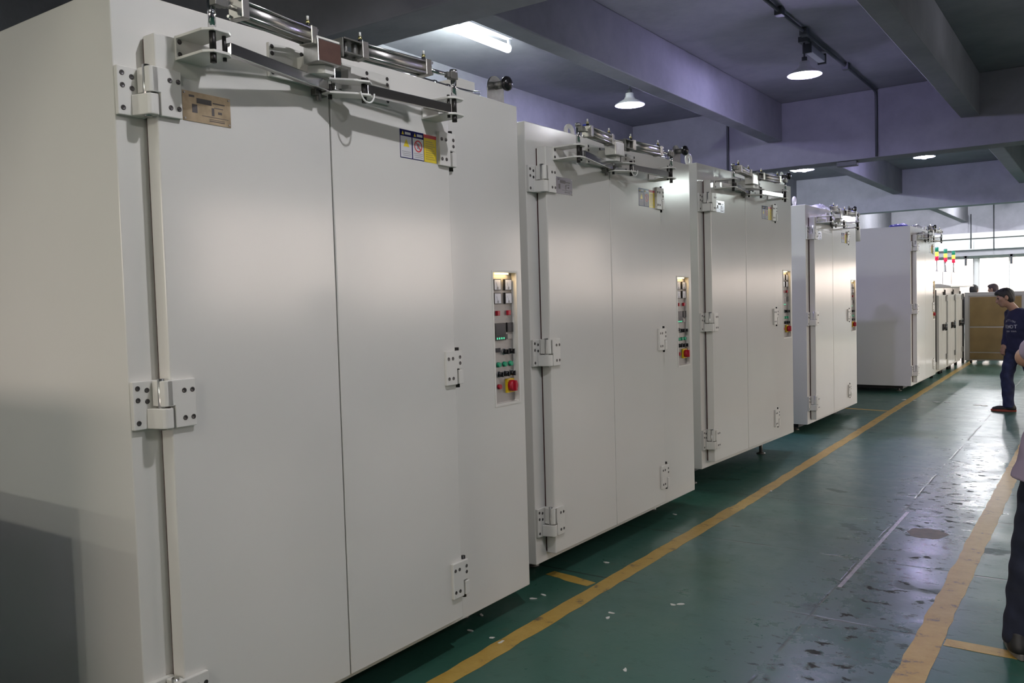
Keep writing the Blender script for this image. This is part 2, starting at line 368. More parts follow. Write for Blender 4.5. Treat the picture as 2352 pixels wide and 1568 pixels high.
# ------------------------------------------------------------------ ovens: one template, four copies
OW, OH, OD = 2.2245, 2.538, 1.55          # width (along y), height, depth
PU0, PU1, PZ0, PZ1, PD = 1.968, 2.172, 1.0, 1.669, .03     # control recess
DP = .0715                                 # door front, in front of the frame
HZ = ((2.140, 2.292), (1.147, 1.302), (.160, .325))        # hinge heights
def make_oven():
    # local axes: x out of the front, y along the row, z up; origin at the front left bottom corner
    R = empty('industrial_oven')
    # --- carcass with the control recess let into the front
    mb = MB(); us = [0, PU0, PU1, OW]; zs = [0, PZ0, PZ1, OH]
    g = [(0, u, z) for z in zs for u in us]; b = [(-OD, u, z) for z in (0, OH) for u in (0, OW)]
    rc = [(-PD, u, z) for z in (PZ0, PZ1) for u in (PU0, PU1)]
    vs = g + b + rc; G = lambda i, j: j*4+i; B = lambda i, j: 16+j*2+i; Q = lambda i, j: 20+j*2+i
    fs = [(G(i, j), G(i+1, j), G(i+1, j+1), G(i, j+1)) for i in range(3) for j in range(3) if (i, j) != (1, 1)]
    fs += [(Q(0, 0), Q(1, 0), Q(1, 1), Q(0, 1)), (G(1, 1), G(2, 1), Q(1, 0), Q(0, 0)), (G(2, 1), G(2, 2), Q(1, 1), Q(1, 0)), (G(2, 2), G(1, 2), Q(0, 1), Q(1, 1)), (G(1, 2), G(1, 1), Q(0, 0), Q(0, 1))]
    fs += [(B(0, 0), B(0, 1), B(1, 1), B(1, 0)), (G(0, 0), G(0, 1), G(0, 2), G(0, 3), B(0, 1), B(0, 0)), (G(3, 3), G(3, 2), G(3, 1), G(3, 0), B(1, 0), B(1, 1)),
           (G(0, 3), G(1, 3), G(2, 3), G(3, 3), B(1, 1), B(0, 1)), (G(3, 0), G(2, 0), G(1, 0), G(0, 0), B(0, 0), B(1, 0))]
    mb.add(vs, fs); mb.build('body', 'paint', R, bevel=.004)
    # --- plinth, feet
    MB().box(-OD+.12, -.14, .10, OW-.10, -.055, 0).build('plinth', 'darksteel', R)
    for x in (-.24, -OD+.22):
        for y in (.30, OW-.30):
            f = MB().rod((x, y, -.115), (x, y, -.055), .018, n=10); f.lathe([(0, -.12), (.045, -.12), (.045, -.112), (.02, -.10), (0, -.10)], (x, y, 0), 14); f.build('foot', 'greysteel', R)
    # --- doors
    for k, (ya, yb) in enumerate(((.100, .8335), (.8395, 1.560))):
        d = MB().box(.009, DP, ya, yb, .052, 2.402).build('door', 'paint', R, bevel=.005)
        MB().box(.0005, .009, ya+.006, yb-.006, .058, 2.396).build('door_seal', 'rubber', d)
        if k == 0:
            p = MB().box(DP, DP+.002, .190, .375, 2.143, 2.240, 0)
            for (a, b_, c, e) in ((.215, .235, 2.222, 2.229), (.243, .30, 2.205, 2.222), (.225, .245, 2.172, 2.200), (.305, .352, 2.212, 2.216), (.31, .345, 2.198, 2.201), (.30, .31, 2.172, 2.198), (.325, .34, 2.180, 2.188), (.262, .365, 2.166, 2.168), (.29, .35, 2.152, 2.155), (.29, .35, 2.158, 2.160)):
                p.box(DP+.002, DP+.0024, a, b_, c, e, 1)
            p.build('name_plate', ['plate_brass', 'plate_print'], d)
            for a in (.197, .368):
                for c in (2.150, 2.233): MB().rod((DP+.002, a, c), (DP+.0045, a, c), .0035, n=8).build('plate_rivet', 'steel', d)
        else:
            x = DP
            for j, (a, b_) in enumerate(((1.231, 1.3075), (1.3085, 1.385))):
                p = MB().box(x, x+.001, a, b_, 2.147, 2.268, 0)
                p.box(x+.001, x+.0014, a+.003, b_-.003, 2.150, 2.240, 1)
                p.add([(x+.0018, a+.010, 2.246), (x+.0018, a+.026, 2.246), (x+.0018, a+.018, 2.262)], [(0, 1, 2)], 2)
                p.box(x+.001, x+.0014, a+.032, b_-.008, 2.248, 2.259, 4)
                if j == 0:
                    p.add([(x+.0018, a+.020, 2.196), (x+.0018, a+.058, 2.196), (x+.0018, a+.039, 2.230)], [(0, 1, 2)], 2)
                else:
                    cy, cz = (a+b_)/2, 2.207
                    ring = []
                    for q in range(24):
                        t = 2*math.pi*q/24; ring += [(x+.0018, cy+.026*math.cos(t), cz+.026*math.sin(t)), (x+.0018, cy+.020*math.cos(t), cz+.020*math.sin(t))]
                    p.add(ring, [(2*q, (2*q+2) % 48, (2*q+3) % 48, 2*q+1) for q in range(24)], 3)
                    p.bar((x+.0018, cy-.016, cz+.016), (x+.0018, cy+.016, cz-.016), .005, .0004, 3, up=(1, 0, 0))
                    p.box(x+.0015, x+.0017, cy-.009, cy+.009, cz-.012, cz+.012, 5)
                for q, zz in enumerate((2.176, 2.168, 2.160)): p.box(x+.0015, x+.0018, a+.010+.003*q, b_-.010, zz-.0022, zz, 5)
                p.build('warning_sticker', ['navy', 'stickwhite', 'stickyellow', 'stickred', 'stickwhite', 'stickgrey'], d)
            p = MB().box(x, x+.001, 1.386, 1.470, 2.146, 2.266, 0); p.box(x+.001, x+.0014, 1.386, 1.470, 2.251, 2.266, 1)
            for q in range(9): p.box(x+.001, x+.0014, 1.397, 1.460-.008*(q % 3), 2.158+.0095*q, 2.1625+.0095*q, 2)
            p.build('warning_sticker', ['stickyellow', 'stickred', 'stickochre'], d)
    MB().box(.0005, .006, .833, .840, .06, 2.39).build('centre_gasket', 'gapdark', R)
    # --- hinges
    bolt = None
    def bolts(parent, pts, r=.0062):
        nonlocal bolt
        for (x, y, z) in pts:
            if bolt is None:
                q = MB(); q.lathe([(.0082, .0001), (.0082, .0012), (.0062, .0012), (.0046, .0005), (0, .0005)], n=12, axis='x'); bolt = q.build('bolt', 'bolt'); bolt.parent = parent; bolt.location = (x, y, z)
            else:
                c = bolt.copy(); COL.objects.link(c); c.parent = parent; c.location = (x, y, z)
    for z0, z1 in HZ:
        zm = z0+.072
        h = MB().box(0, .018, .002, .098, z0, z1).build('hinge', 'paint2', R, bevel=.0025)
        MB().prism([(.018, .046), (.080, .062), (.088, .068), (.090, .076), (.090, .092), (.084, .099), (.018, .099)], z0+.001, zm-.006).build('knuckle', 'paint2', h, bevel=.003)
        q = MB().prism([(.105, z0), (.180, z0), (.180, z1), (.078, z1), (.078, zm), (.105, zm)], DP, DP+.016, 'x'); q.build('door_leaf', 'paint2', h, bevel=.0025)
        MB().prism([(.022, .066), (DP+.002, .066), (DP+.012, .070), (DP+.016, .078), (DP+.016, .098), (.022, .098)], zm, z1-.001).build('knuckle', 'paint2', h, bevel=.002)
        MB().rod((.058, .076, z0-.004), (.058, .076, z1+.006), .012, n=14).build('hinge_pin', 'steel', h)
        bolts(h, [(.018, .018, z1-.022), (.018, .018, z1-.060), (.018, .018, z0+.022), (.018, .050, z1-.030), (.018, .050, z1-.066)])
        bolts(h, [(DP+.016, .138, z1-.036), (DP+.016, .168, z1-.036), (DP+.016, .138, z0+.030), (DP+.016, .168, z0+.030)])
        # right hand door
        q = MB().prism([(1.477, z0), (1.552, z0), (1.552, zm), (1.588, zm), (1.588, z1), (1.477, z1)], DP, DP+.016, 'x'); h2 = q.build('hinge', 'paint2', R, bevel=.0025)
        MB().prism([(.001, 1.564), (.090, 1.564), (.090, 1.592), (.030, 1.606), (.018, 1.66), (.001, 1.66)], z0+.001, zm-.006).build('knuckle', 'paint2', h2, bevel=.003)
        MB().prism([(.022, 1.564), (DP+.006, 1.564), (DP+.006, 1.590), (.022, 1.590)], zm, z1-.001).build('knuckle', 'paint2', h2, bevel=.003)
        MB().rod((.066, 1.578, z0-.016), (.066, 1.578, z1+.014), .010, n=14).build('hinge_pin', 'darksteel', h2)
        bolts(h2, [(DP+.016, 1.492, z1-.034), (DP+.016, 1.522, z1-.034), (DP+.016, 1.492, z0+.030), (DP+.016, 1.522, z0+.030)])
        bolts(h2, [(DP+.016, 1.574, z1-.03), (DP+.016, 1.574, z1-.058)])
    # --- control panel
    cp = MB().box(-PD+.0005, -PD+.003, PU0+.003, PU1-.003, PZ0+.003, PZ1-.003).build('control_panel', 'panelgrey', R)
    X = -PD+.003
    fr = MB(); 
    for a, b_, c, e in ((PU0-.012, PU0, PZ0-.012, PZ1+.012), (PU1, PU1+.012, PZ0-.012, PZ1+.012), (PU0, PU1, PZ0-.012, PZ0), (PU0, PU1, PZ1, PZ1+.012)): fr.box(0, .003, a, b_, c, e)
    fr.build('recess_frame', 'paint2', R)
    for y in (2.028, 2.124):
        for z in (1.608, 1.538):
            g_ = MB().box(X, X+.012, y-.030, y+.030, z-.029, z+.029, 0); g_.box(X+.012, X+.0125, y-.026, y+.026, z-.025, z+.025, 1)
            g_.bar((X+.013, y, z-.016), (X+.013, y-.012, z+.012), .002, .0005, 2, up=(1, 0, 0)); g_.rod((X+.0125, y, z-.017), (X+.014, y, z-.017), .007, n=10, mi=2)
            g_.build('meter', ['black', 'meterface', 'stickgrey'], cp)
        MB().box(X, X+.016, y-.011, y+.011, 1.450, 1.475).build('rocker_switch', 'red', cp, bevel=.002)
        MB().box(X, X+.0008, y-.014, y+.014, 1.487, 1.492).build('label_strip', 'stickgrey', cp)
        MB().box(X, X+.0008, y-.014, y+.014, 1.428, 1.433).build('label_strip', 'stickgrey', cp)
    g_ = MB().box(X, X+.012, 1.998, 2.090, 1.322, 1.412, 0); g_.box(X+.012, X+.0125, 2.004, 2.084, 1.350, 1.406, 1)
    for q in range(4): g_.box(X+.0125, X+.013, 2.008+.019*q, 2.018+.019*q, 1.328, 1.338, 2)
    g_.build('temperature_controller', ['black', 'display', 'segment'], cp)
    g_ = MB().box(X, X+.010, 2.108, 2.158, 1.362, 1.412, 0); g_.box(X+.010, X+.0105, 2.112, 2.154, 1.368, 1.408, 1); g_.build('timer', ['black', 'display'], cp)
    MB().box(X, X+.006, 2.112, 2.156, 1.326, 1.352).build('label_plate', 'panelgrey', cp)
    MB().box(X, X+.008, 2.004, 2.044, 1.262, 1.284).build('hour_counter', 'display', cp)
    def knob(y, z, name='selector_knob', c='black', r=.014):
        k_ = MB().rod((X, y, z), (X+.006, y, z), r+.003, n=14, mi=1); k_.rod((X+.006, y, z), (X+.026, y, z), r, r*.85, n=14); k_.box(X+.026, X+.032, y-r*.3, y+r*.3, z-r*.9, z+r*.9)
        k_.build(name, [c, 'chrome'], cp)
    for y in (2.084, 2.134): knob(y, 1.262)
    for y in (2.030, 2.084, 2.136): knob(y, 1.148)
    for y in (2.026, 2.080, 2.132): MB().rod((X, y, 1.198), (X+.016, y, 1.198), .014, .012, n=14).build('push_button', 'green', cp)
    MB().rod((X, 2.026, 1.085), (X+.016, 2.026, 1.085), .013, .012, n=14).build('stop_button', 'red', cp)
    g_ = MB().box(X, X+.014, 2.088, 2.150, 1.048, 1.120, 1); g_.rod((X+.014, 2.119, 1.084), (X+.040, 2.119, 1.084), .030, .028, n=20, mi=0); g_.box(X+.040, X+.050, 2.112, 2.126, 1.058, 1.110, 0)
    g_.build('main_switch', ['red', 'yellow'], cp)
    MB().box(X+.002, -.012, PU0+.05, PU1-.05, PZ1-.008, PZ1-.002).build('recess_lamp', 'warm', cp)
    # --- pneumatic door lock over the doors
    mp = MB().box(DP+.001, DP+.016, .540, 1.162, 2.350, 2.470).build('lock_plate', 'paint2', R, bevel=.002)
    MB().box(.0, DP+.001, .64, 1.06, 2.406, 2.462).build('spacer', 'paint2', mp)
    bolts(mp, [(DP+.016, y, z) for y in (.553, .69, 1.03, 1.148) for z in (2.365, 2.432, 2.456)])
    for sgn, ya in ((1, .172), (-1, 1.478)):
        Y = lambda t: ya+sgn*t
        pl = [(DP+.008, Y(0)), (.215, Y(0)), (.246, Y(.022)), (.246, Y(.078)), (.225, Y(.102)), (DP+.008, Y(.102))]
        k_ = MB().box(DP+.0005, DP+.009, min(Y(0), Y(.102)), max(Y(0), Y(.102)), 2.329, 2.406)
        bk = k_.build('lock_bracket', 'paint2', R)
        MB().prism(pl, 2.397, 2.406).build('bracket_shelf', 'paint2', bk, bevel=.0015); MB().prism(pl, 2.329, 2.338).build('bracket_shelf', 'paint2', bk, bevel=.0015)
        yr = Y(.030) if sgn > 0 else 1.412
        q = MB().rod((.228, yr, 2.406), (.228, yr, 2.505), .0125, n=16, mi=0); q.rod((.228, yr, 2.338), (.228, yr, 2.397), .0105, n=16, mi=1); q.rod((.228, yr, 2.300), (.228, yr, 2.329), .011, n=6, mi=1); q.rod((.228, yr, 2.505), (.228, yr, 2.522), .016, n=6, mi=2)
        q.build('pivot_rod', ['chrome', 'darksteel', 'steel'], bk)
        MB().rod((.212, Y(.085), 2.318), (.212, Y(.085), 2.415), .0065, n=12).build('arm_pin', 'darksteel', bk)
        bolts(bk, [(DP+.009, Y(.012), 2.388), (DP+.009, Y(.012), 2.348)])
        # cylinder
        a, b_ = (Vector((.245, .205, 2.488)), Vector((.182, .655, 2.492))) if sgn > 0 else (Vector((.240, 1.400, 2.490)), Vector((.205, .862, 2.486)))
        L = (b_-a).length; dr = (b_-a)/L
        P = lambda t: a+dr*t
        t0, t1 = (.085, L) if sgn > 0 else (.165, L)
        cy = MB().rod(P(t0+.03), P(t1-.03), .0255, n=24).build('air_cylinder', 'alu', R)
        MB().bar(P(t0), P(t0+.032), .062, .064).build('end_block', 'alu', cy, bevel=.003); MB().bar(P(t1-.032), P(t1), .062, .064).build('end_block', 'alu', cy, bevel=.003)
        for o1 in (-.023, .023):
            for o2 in (-.023, .023):
                sd = dr.cross(Vector((0, 0, 1))).normalized()*o1 + Vector((0, 0, o2))
                MB().rod(P(t0-.010)+sd, P(t1+.008)+sd, .0055, n=8).build('tie_rod', 'steel', cy)
        MB().rod(P(.012), P(t0), .0085, n=12).build('piston_rod', 'chrome', cy)
        q = MB().bar(P(-.012), P(.030), .028, .030); q.bar(P(.030), P(.048), .022, .022); q.build('rod_end', 'greysteel', cy, bevel=.002)
        for t in (t0+.016, t1-.016):
            q = MB().rod(P(t)+Vector((0, 0, .032)), P(t)+Vector((0, 0, .044)), .009, n=10, mi=2); q.rod(P(t)+Vector((0, 0, .044)), P(t)+Vector((0, 0, .056)), .0075, n=6, mi=0); q.rod(P(t)+Vector((0, 0, .056)), P(t)+Vector((0, 0, .072)), .0045, n=10, mi=3)
            q.rod(P(t)+Vector((-.004, 0, .038)), P(t)+Vector((-.03, 0, .040)), .006, n=8, mi=1)
            q.build('air_fitting', ['brass', 'bluecollar', 'black', 'hose'], cy)
    # centre anchor block, clevis and latch
    ab = MB().box(.145, .222, .648, .762, 2.402, 2.484).build('anchor_box', 'steel', R, bevel=.003)
    MB().prism([(DP+.016, .665), (.145, .665), (.20, .70), (.20, .745), (DP+.016, .745)], 2.372, 2.402).build('anchor_foot', 'paint2', ab, bevel=.002)
    MB().box(DP+.016, .145, .668, .742, 2.402, 2.44).build('anchor_foot', 'paint2', ab)
    MB().box(.222, .2235, .653, .757, 2.407, 2.479).build('face_plate', 'reflface', ab)
    MB().box(.13, .214, .640, .775, 2.484, 2.494).build('top_flange', 'paint2', ab, bevel=.002)
    q = MB().box(.14, .23, .762, .768, 2.44, 2.51); q.box(.17, .235, .768, .862, 2.455, 2.462); q.box(.17, .235, .768, .862, 2.505, 2.512); q.rod((.205, .845, 2.446), (.205, .845, 2.52), .012, n=12); q.rod((.205, .80, 2.446), (.205, .80, 2.52), .009, n=8)
    q.build('centre_clevis', 'greysteel', R, bevel=.0015)
    q = MB().box(DP+.016, .135, .775, .790, 2.36, 2.44); q.box(DP+.016, .135, .880, .895, 2.36, 2.44); q.box(.10, .135, .775, .895, 2.432, 2.444); q.build('latch_guide', 'paint2', R, bevel=.002)
    q = MB().box(.10, .128, .815, .850, 2.345, 2.43).build('latch_bolt', 'chrome', R, bevel=.002)
    for za in (2.322, 2.372):
        MB().prism([(.09, .770), (.145, .770), (.20, .845), (.225, .905), (.205, .935), (.165, .925), (.12, .86), (.09, .85)], za, za+.008).build('latch_link', 'paint2', R, bevel=.0015)
    MB().rod((.125, .79, 2.305), (.125, .79, 2.395), .008, n=10).build('latch_pin', 'darksteel', R); MB().rod((.19, .905, 2.300), (.19, .905, 2.395), .010, n=10).build('latch_pin', 'darksteel', R)
    q = MB().bar((.224, .262, 2.356), (.118, .782, 2.352), .024, .040, 0); q.build('lock_arm', 'barsteel', R, bevel=.003)
    q = MB().bar((.190, .915, 2.352), (.212, 1.400, 2.356), .024, .040, 0); q.build('lock_arm', 'barsteel', R, bevel=.003)
    q = MB().box(DP, .10, .742, .80, 2.318, 2.342); q.rod((.09, .765, 2.30), (.09, .765, 2.335), .012, n=10); q.build('stop_pad', 'greysteel', R, bevel=.002)
    MB().tubepath([(.215+.012*math.sin(t*.5), .862+.038*(1-math.cos(t))*.8, 2.332-.038*math.sin(t)) for t in np.linspace(0, math.pi, 12)], .0035).build('wire_loop', 'hose', R)
    # --- services on the roof, near the right front edge
    q = MB().box(-.058, -.05, 2.045, 2.185, OH, 2.600)
    ns = 16; arc = [(2.115+.07*math.cos(math.pi*k/ns), 2.612+.07*math.sin(math.pi*k/ns)) for k in range(ns+1)]
    q = MB().prism([(2.045, OH), (2.185, OH)] + arc, -.058, -.052, 'x').build('gauge_bracket', 'steel', R)
    MB().rod((-.052, 2.115, 2.632), (.0, 2.115, 2.632), .020, n=16).build('valve_stem', 'greysteel', q)
    k_ = MB().lathe([(0, -.004), (.018, -.004), (.034, .006), (.038, .018), (.034, .030), (.02, .040), (0, .042)], (.0, 2.115, 2.632), 18, axis='x'); k_.build('valve_knob', 'black', q)
    MB().box(-.26, -.10, 1.86, 2.0, OH, 2.635).build('junction_box', 'paint2', R, bevel=.003)
    q = MB().tubepath([(-.045, 1.36, OH+.012), (-.045, 1.72, OH+.014), (-.05, 1.80, OH+.018), (-.07, 1.92, OH+.03), (-.10, 2.03, OH+.05)], .010, n=10)
    for y in (1.42, 1.60, 1.70): q.rod((-.045, y, OH+.012), (-.045, y+.022, OH+.012), .015, n=6)
    q.build('air_pipe', 'chrome', R)
    return R
POSES = [(-2.5406, 1.5037, .0002, .1242), (-2.6994, 4.0323, -.0151, .12), (-2.7729, 6.6638, -.0418, .1982), (-2.8512, 9.9888, -.0154, .114), (-2.5635, 14.6585, -.0072, .11)]
OLAB = ['cream enamelled industrial oven standing nearest, cut off by the left edge of the photo',
        'cream two-door industrial oven, second along the row from the nearest one',
        'cream two-door industrial oven in the middle of the row, third of five',
        'cream industrial oven with clear wrap bundled on its top, fourth along the row',
        'cream industrial oven with blue tarpaulin on top and its whole lilac-grey side in view']
ov0 = make_oven(); OV = []
for i, (x, y, r, z) in enumerate(POSES):
    o = ov0 if i == 0 else copy_tree(ov0)
    o.location = (x, y, z); o.rotation_euler = (0, 0, r)
    tag(o, OLAB[i], 'oven', 'industrial ovens in a row'); OV.append(o)
def child(o, name): return [c for c in o.children if c.name.split('.')[0] == name]
# the other ovens carry steel name plates and anchor boxes without the painted brown reflection
steelplate = None
for o in OV[1:]:
    for d in child(o, 'door'):
        for p in child(d, 'name_plate'):
            if steelplate is None: steelplate = p.data.copy(); steelplate.materials[0] = M['plate_steel']
            p.data = steelplate
    for a in child(o, 'anchor_box'):
        for p in child(a, 'face_plate'):
            p.data = p.data.copy(); p.data.materials[0] = M['steel']
for o in OV:                                  # the little lamp in each control recess gives real light
    for c in child(o, 'control_panel'):
        lamp('recess_glow', 'AREA', (-.010, (PU0+PU1)/2, PZ1-.012), .12, (1., .66, .28), (.02, .12), parent=o)
def eye(o, y, x=-.20):
    q = MB(); pts = [(x, y+.042*math.cos(t), OH+.075+.042*math.sin(t)) for t in np.linspace(-math.pi*.5, math.pi*1.5, 22)]
    q.tubepath(pts, .014, 10); q.rod((x, y, OH), (x, y, OH+.03), .022, n=14); q.build('lifting_eye', 'paint2', o)
eye(OV[2], .27); eye(OV[3], .24); eye(OV[1], .80, -.2)
# feet adjusted so that every oven stands on the floor at its own height
for o, ps in zip(OV, POSES):
    for c in child(o, 'foot'):
        c.data = c.data.copy()
        for v in c.data.vertices:
            if v.co.z < -.09: v.co.z -= ps[3]-.1205
# white exhaust elbow on the side of the fourth oven
q = MB(); q.tubepath([(-.09, OW+.001, 2.455), (-.09, OW+.20, 2.455), (-.09, OW+.26, 2.44), (-.09, OW+.295, 2.40), (-.09, OW+.305, 2.33), (-.09, OW+.305, 2.22)], .075, 20); q.rod((-.09, OW+.0, 2.455), (-.09, OW+.03, 2.455), .095, n=20)
q.build('exhaust_elbow', 'ductwhite', OV[3])

# ------------------------------------------------------------------ things on the ovens
def local(o, p): return Matrix.Translation(o.location) @ Matrix.Rotation(o.rotation_euler.z, 4, 'Z') @ Vector(p)
def crumpled(name, m, o, x0, x1, y0, y1, z, h, nx=14, ny=14, seed=1, base=.0):
    rnd = random.Random(seed); vs = []; top = []
    for j in range(ny+1):
        for i in range(nx+1):
            u, v = i/nx, j/ny; e = min(u, 1-u, v, 1-v)*2
            hh = h*(e**.45)*(.65+.5*rnd.random()) + .003
            vs.append(tuple(local(o, (x0+(x1-x0)*u+rnd.uniform(-.006, .006), y0+(y1-y0)*v+rnd.uniform(-.006, .006), z+base+hh))))
    n_ = len(vs)
    vs += [tuple(local(o, (x0+(x1-x0)*i/nx, y0+(y1-y0)*j/ny, z))) for j in range(ny+1) for i in range(nx+1)]
    K = lambda i, j, t: t*n_+j*(nx+1)+i
    fs = [(K(i, j, 0), K(i+1, j, 0), K(i+1, j+1, 0), K(i, j+1, 0)) for i in range(nx) for j in range(ny)]
    fs += [(K(i, j+1, 1), K(i+1, j+1, 1), K(i+1, j, 1), K(i, j, 1)) for i in range(nx) for j in range(ny)]
    for i in range(nx): fs += [(K(i, 0, 0), K(i, 0, 1), K(i+1, 0, 1), K(i+1, 0, 0)), (K(i+1, ny, 0), K(i+1, ny, 1), K(i, ny, 1), K(i, ny, 0))]
    for j in range(ny): fs += [(K(0, j+1, 0), K(0, j+1, 1), K(0, j, 1), K(0, j, 0)), (K(nx, j, 0), K(nx, j, 1), K(nx, j+1, 1), K(nx, j+1, 0))]
    mb = MB().add(vs, fs, 0, True); return mb.build(name, m)
tag(crumpled('plastic_wrap', 'plastic', OV[3], -.15, -.015, .55, 1.15, OH, .075, 8, 18, seed=3), 'crumpled clear plastic wrap bundled on top of the fourth oven', 'plastic wrap')
tag(crumpled('tarpaulin', 'tarp', OV[4], -.36, -.12, .12, 1.34, OH, .085, 10, 24, seed=5), 'bright blue tarpaulin lying on top of the farthest big oven', 'tarpaulin')
tag(crumpled('plastic_wrap', 'plastic', OV[4], -.11, -.012, .55, 1.25, OH, .075, 7, 16, seed=9), 'clear plastic wrap beside the blue tarpaulin on the farthest big oven', 'plastic wrap')

# ------------------------------------------------------------------ ceiling lamps and conduit
def pendant(x, y, label, z=4.10, k=1.):
    R = empty('pendant_lamp', (x, y, z)); tag(R, label, 'ceiling lamp', 'round enamel ceiling lamps')
    MB().lathe([(.19, 0), (.185, .012), (.13, .045), (.075, .075), (.055, .11), (.052, .15), (0, .152)], n=28).build('dish', 'dish', R).modifiers.new('s', 'SOLIDIFY').thickness = .003
    q = MB().lathe([(0, -.035), (.035, -.03), (.062, -.005), (.068, .02), (.055, .05), (.03, .075), (0, .08)], n=20); q.build('bulb', 'bulb', R)
    q = MB().rod((0, 0, .15), (0, 0, .20), .03, n=12); q.rod((0, 0, .20), (0, 0, ZC-z-.05), .010, n=8); q.box(-.05, .05, -.06, .06, ZC-z-.06, ZC-z-.002); q.build('stem', 'conduit', R)
    MB().box(-.04, .04, .12, .72, ZC-z-.13, ZC-z-.05).build('gear_box', 'ballast', R, bevel=.006)
    for y_ in (.10, .71): MB().box(-.048, .048, y_, y_+.03, ZC-z-.15, ZC-z-.03).build('gear_clamp', 'conduit', R)
    lamp('lamp_light', 'POINT', (0, 0, -.045), LAMP_W*k, LAMP_COL if x < -1 else (.97, .95, 1.), .05, parent=R)
    return R
NAMES = {(0, 1): 'lit round enamel lamp hanging high above the second oven beside a concrete beam',
         (1, 1): 'lit round enamel lamp hanging nearest in view, in the bay between two ceiling beams',
         (0, 2): 'lit round enamel lamp just past the third oven top, beyond the deep cross beam',
         (1, 2): 'lit round enamel lamp beyond the deep cross beam, rightmost of those in view'}
LAMPS = [(-5.03, 9.95, (0, 1), 1.35), (-2.83, 9.95, (1, 1), 1.35), (-5.03, 17.6, (0, 2), 1.2), (-2.83, 17.6, (1, 2), 1.2)]
LAMPS += [(-.55, 2.2, 'lit round enamel lamp above the aisle in front of the nearest oven', 1.5), (3.0, 2.2, 'lit round enamel lamp over the right of the near bay', 1.),
          (1.0, 9.95, 'lit round enamel lamp over the right of the aisle in the middle bay', .8), (3.85, 9.95, 'lit round enamel lamp nearest the right-hand windows, mirrored in the nearest stickers', 1.0)]
for x, y, lab, k in LAMPS: pendant(x, y, NAMES.get(lab, lab), k=k)
def conduit(pts, label, clamps=(), r=.018):
    R = empty('conduit', pts[0]); tag(R, label, 'conduit', 'cable conduits on the ceiling')
    o = Vector(pts[0]); MB().tubepath([Vector(p)-o for p in pts], r, 8).build('pipe', 'conduit', R)
    for c in clamps:
        v = Vector(c)-o; MB().box(v.x-.04, v.x+.04, v.y-.05, v.y+.05, v.z-.045, ZC-.003-o.z).build('junction_box', 'conduit', R, bevel=.006)
conduit([(-4.93, 4.75, 4.48), (-4.93, 12.95, 4.48), (-4.93, 13.08, 4.46), (-4.93, 13.10, 4.40), (-4.93, 13.10, 3.4)], 'thin dark conduit along the ceiling above the second oven', [(-4.93, 8.6, 4.48), (-4.93, 11.2, 4.48)])
conduit([(-2.73, 4.75, 4.48), (-2.73, 12.95, 4.48), (-2.73, 13.08, 4.46), (-2.73, 13.10, 4.40), (-2.73, 13.10, 3.56)], 'thin dark conduit along the ceiling over the aisle bay, dropping down the deep beam', [(-2.73, 8.75, 4.48), (-2.73, 9.6, 4.48), (-2.73, 11.4, 4.48)])
conduit([(-3.95, 33.72, 4.2), (-3.95, 33.72, 3.0)], 'short dark conduit running down the far beam, on the left')
conduit([(-3.25, 33.72, 4.5), (-3.25, 33.72, 2.9)], 'short dark conduit running down the far beam above the aisle')
# cable box on the soffit of the deep beam
tag(MB().box(-3.30, -3.02, 13.18, 13.32, ZB-.07, ZB+.0).build('cable_box', 'conduit', bevel=.006), 'small dark cable box under the edge of the deep cross beam', 'cable box')
# brackets hanging under the fascia at the far windows
for x, lab in ((-4.15, 'short dark bracket hanging above the drying ovens at the far windows'), (-2.75, 'short dark bracket hanging above the man in the navy shirt at the far windows')):
    q = MB().box(x-.035, x+.035, 33.98, 34.06, 2.42, 2.76); q.box(x-.07, x+.07, 33.98, 34.08, 2.68, 2.76); tag(q.build('hanging_bracket', 'conduit'), lab, 'bracket')
# tube lamps: one beside the near beam, the rest unseen, added to brighten the near and far bays
def tube_lamp(x, y, z, label, power, col=(.90, 1., .93)):
    R = empty('tube_lamp', (x, y, z)); tag(R, label, 'tube lamp', 'fluorescent tube lamps on the ceiling')
    MB().rod((0, -.62, 0), (0, .60, 0), .042, n=18).build('tube', 'tube', R)
    q = MB().box(-.035, .035, -.65, .63, .10, .16); q.box(-.012, .012, -.65, -.62, -.03, .12); q.box(-.012, .012, .60, .63, -.03, .12)
    q.rod((0, -.4, .16), (0, -.4, ZC-z), .008, n=6); q.rod((0, .4, .16), (0, .4, ZC-z), .008, n=6); q.build('housing', 'ballast', R)
    for dy in (-.35, .35): lamp('tube_light', 'POINT', (0, dy, -.08), power/2, col, .03, parent=R)
tube_lamp(-5.2, 6.9, 4.30, 'bright fluorescent tube lamp on the ceiling behind the near beam', TUBE_W*4)
for x in (-4.6, -1.2): tube_lamp(x, -2.2, 4.25, 'unseen tube lamp added behind the camera to brighten the nearest oven side', TUBE_W*2.2, (1., .98, .84))
for x in (-5.6, 2.0, 3.4): tube_lamp(x, 18.3, 4.30, 'unseen tube lamp added behind the deep cross beam to brighten the beam beyond', TUBE_W*3.0, (.90, 1., .95))
for x in (-5.2, -2.9, -.3, 2.4):
    for y in (26.0, 30.5): tube_lamp(x, y, 4.30, 'unseen tube lamp added above the far bay to brighten it', TUBE_W*4.5, (.97, .97, 1.))

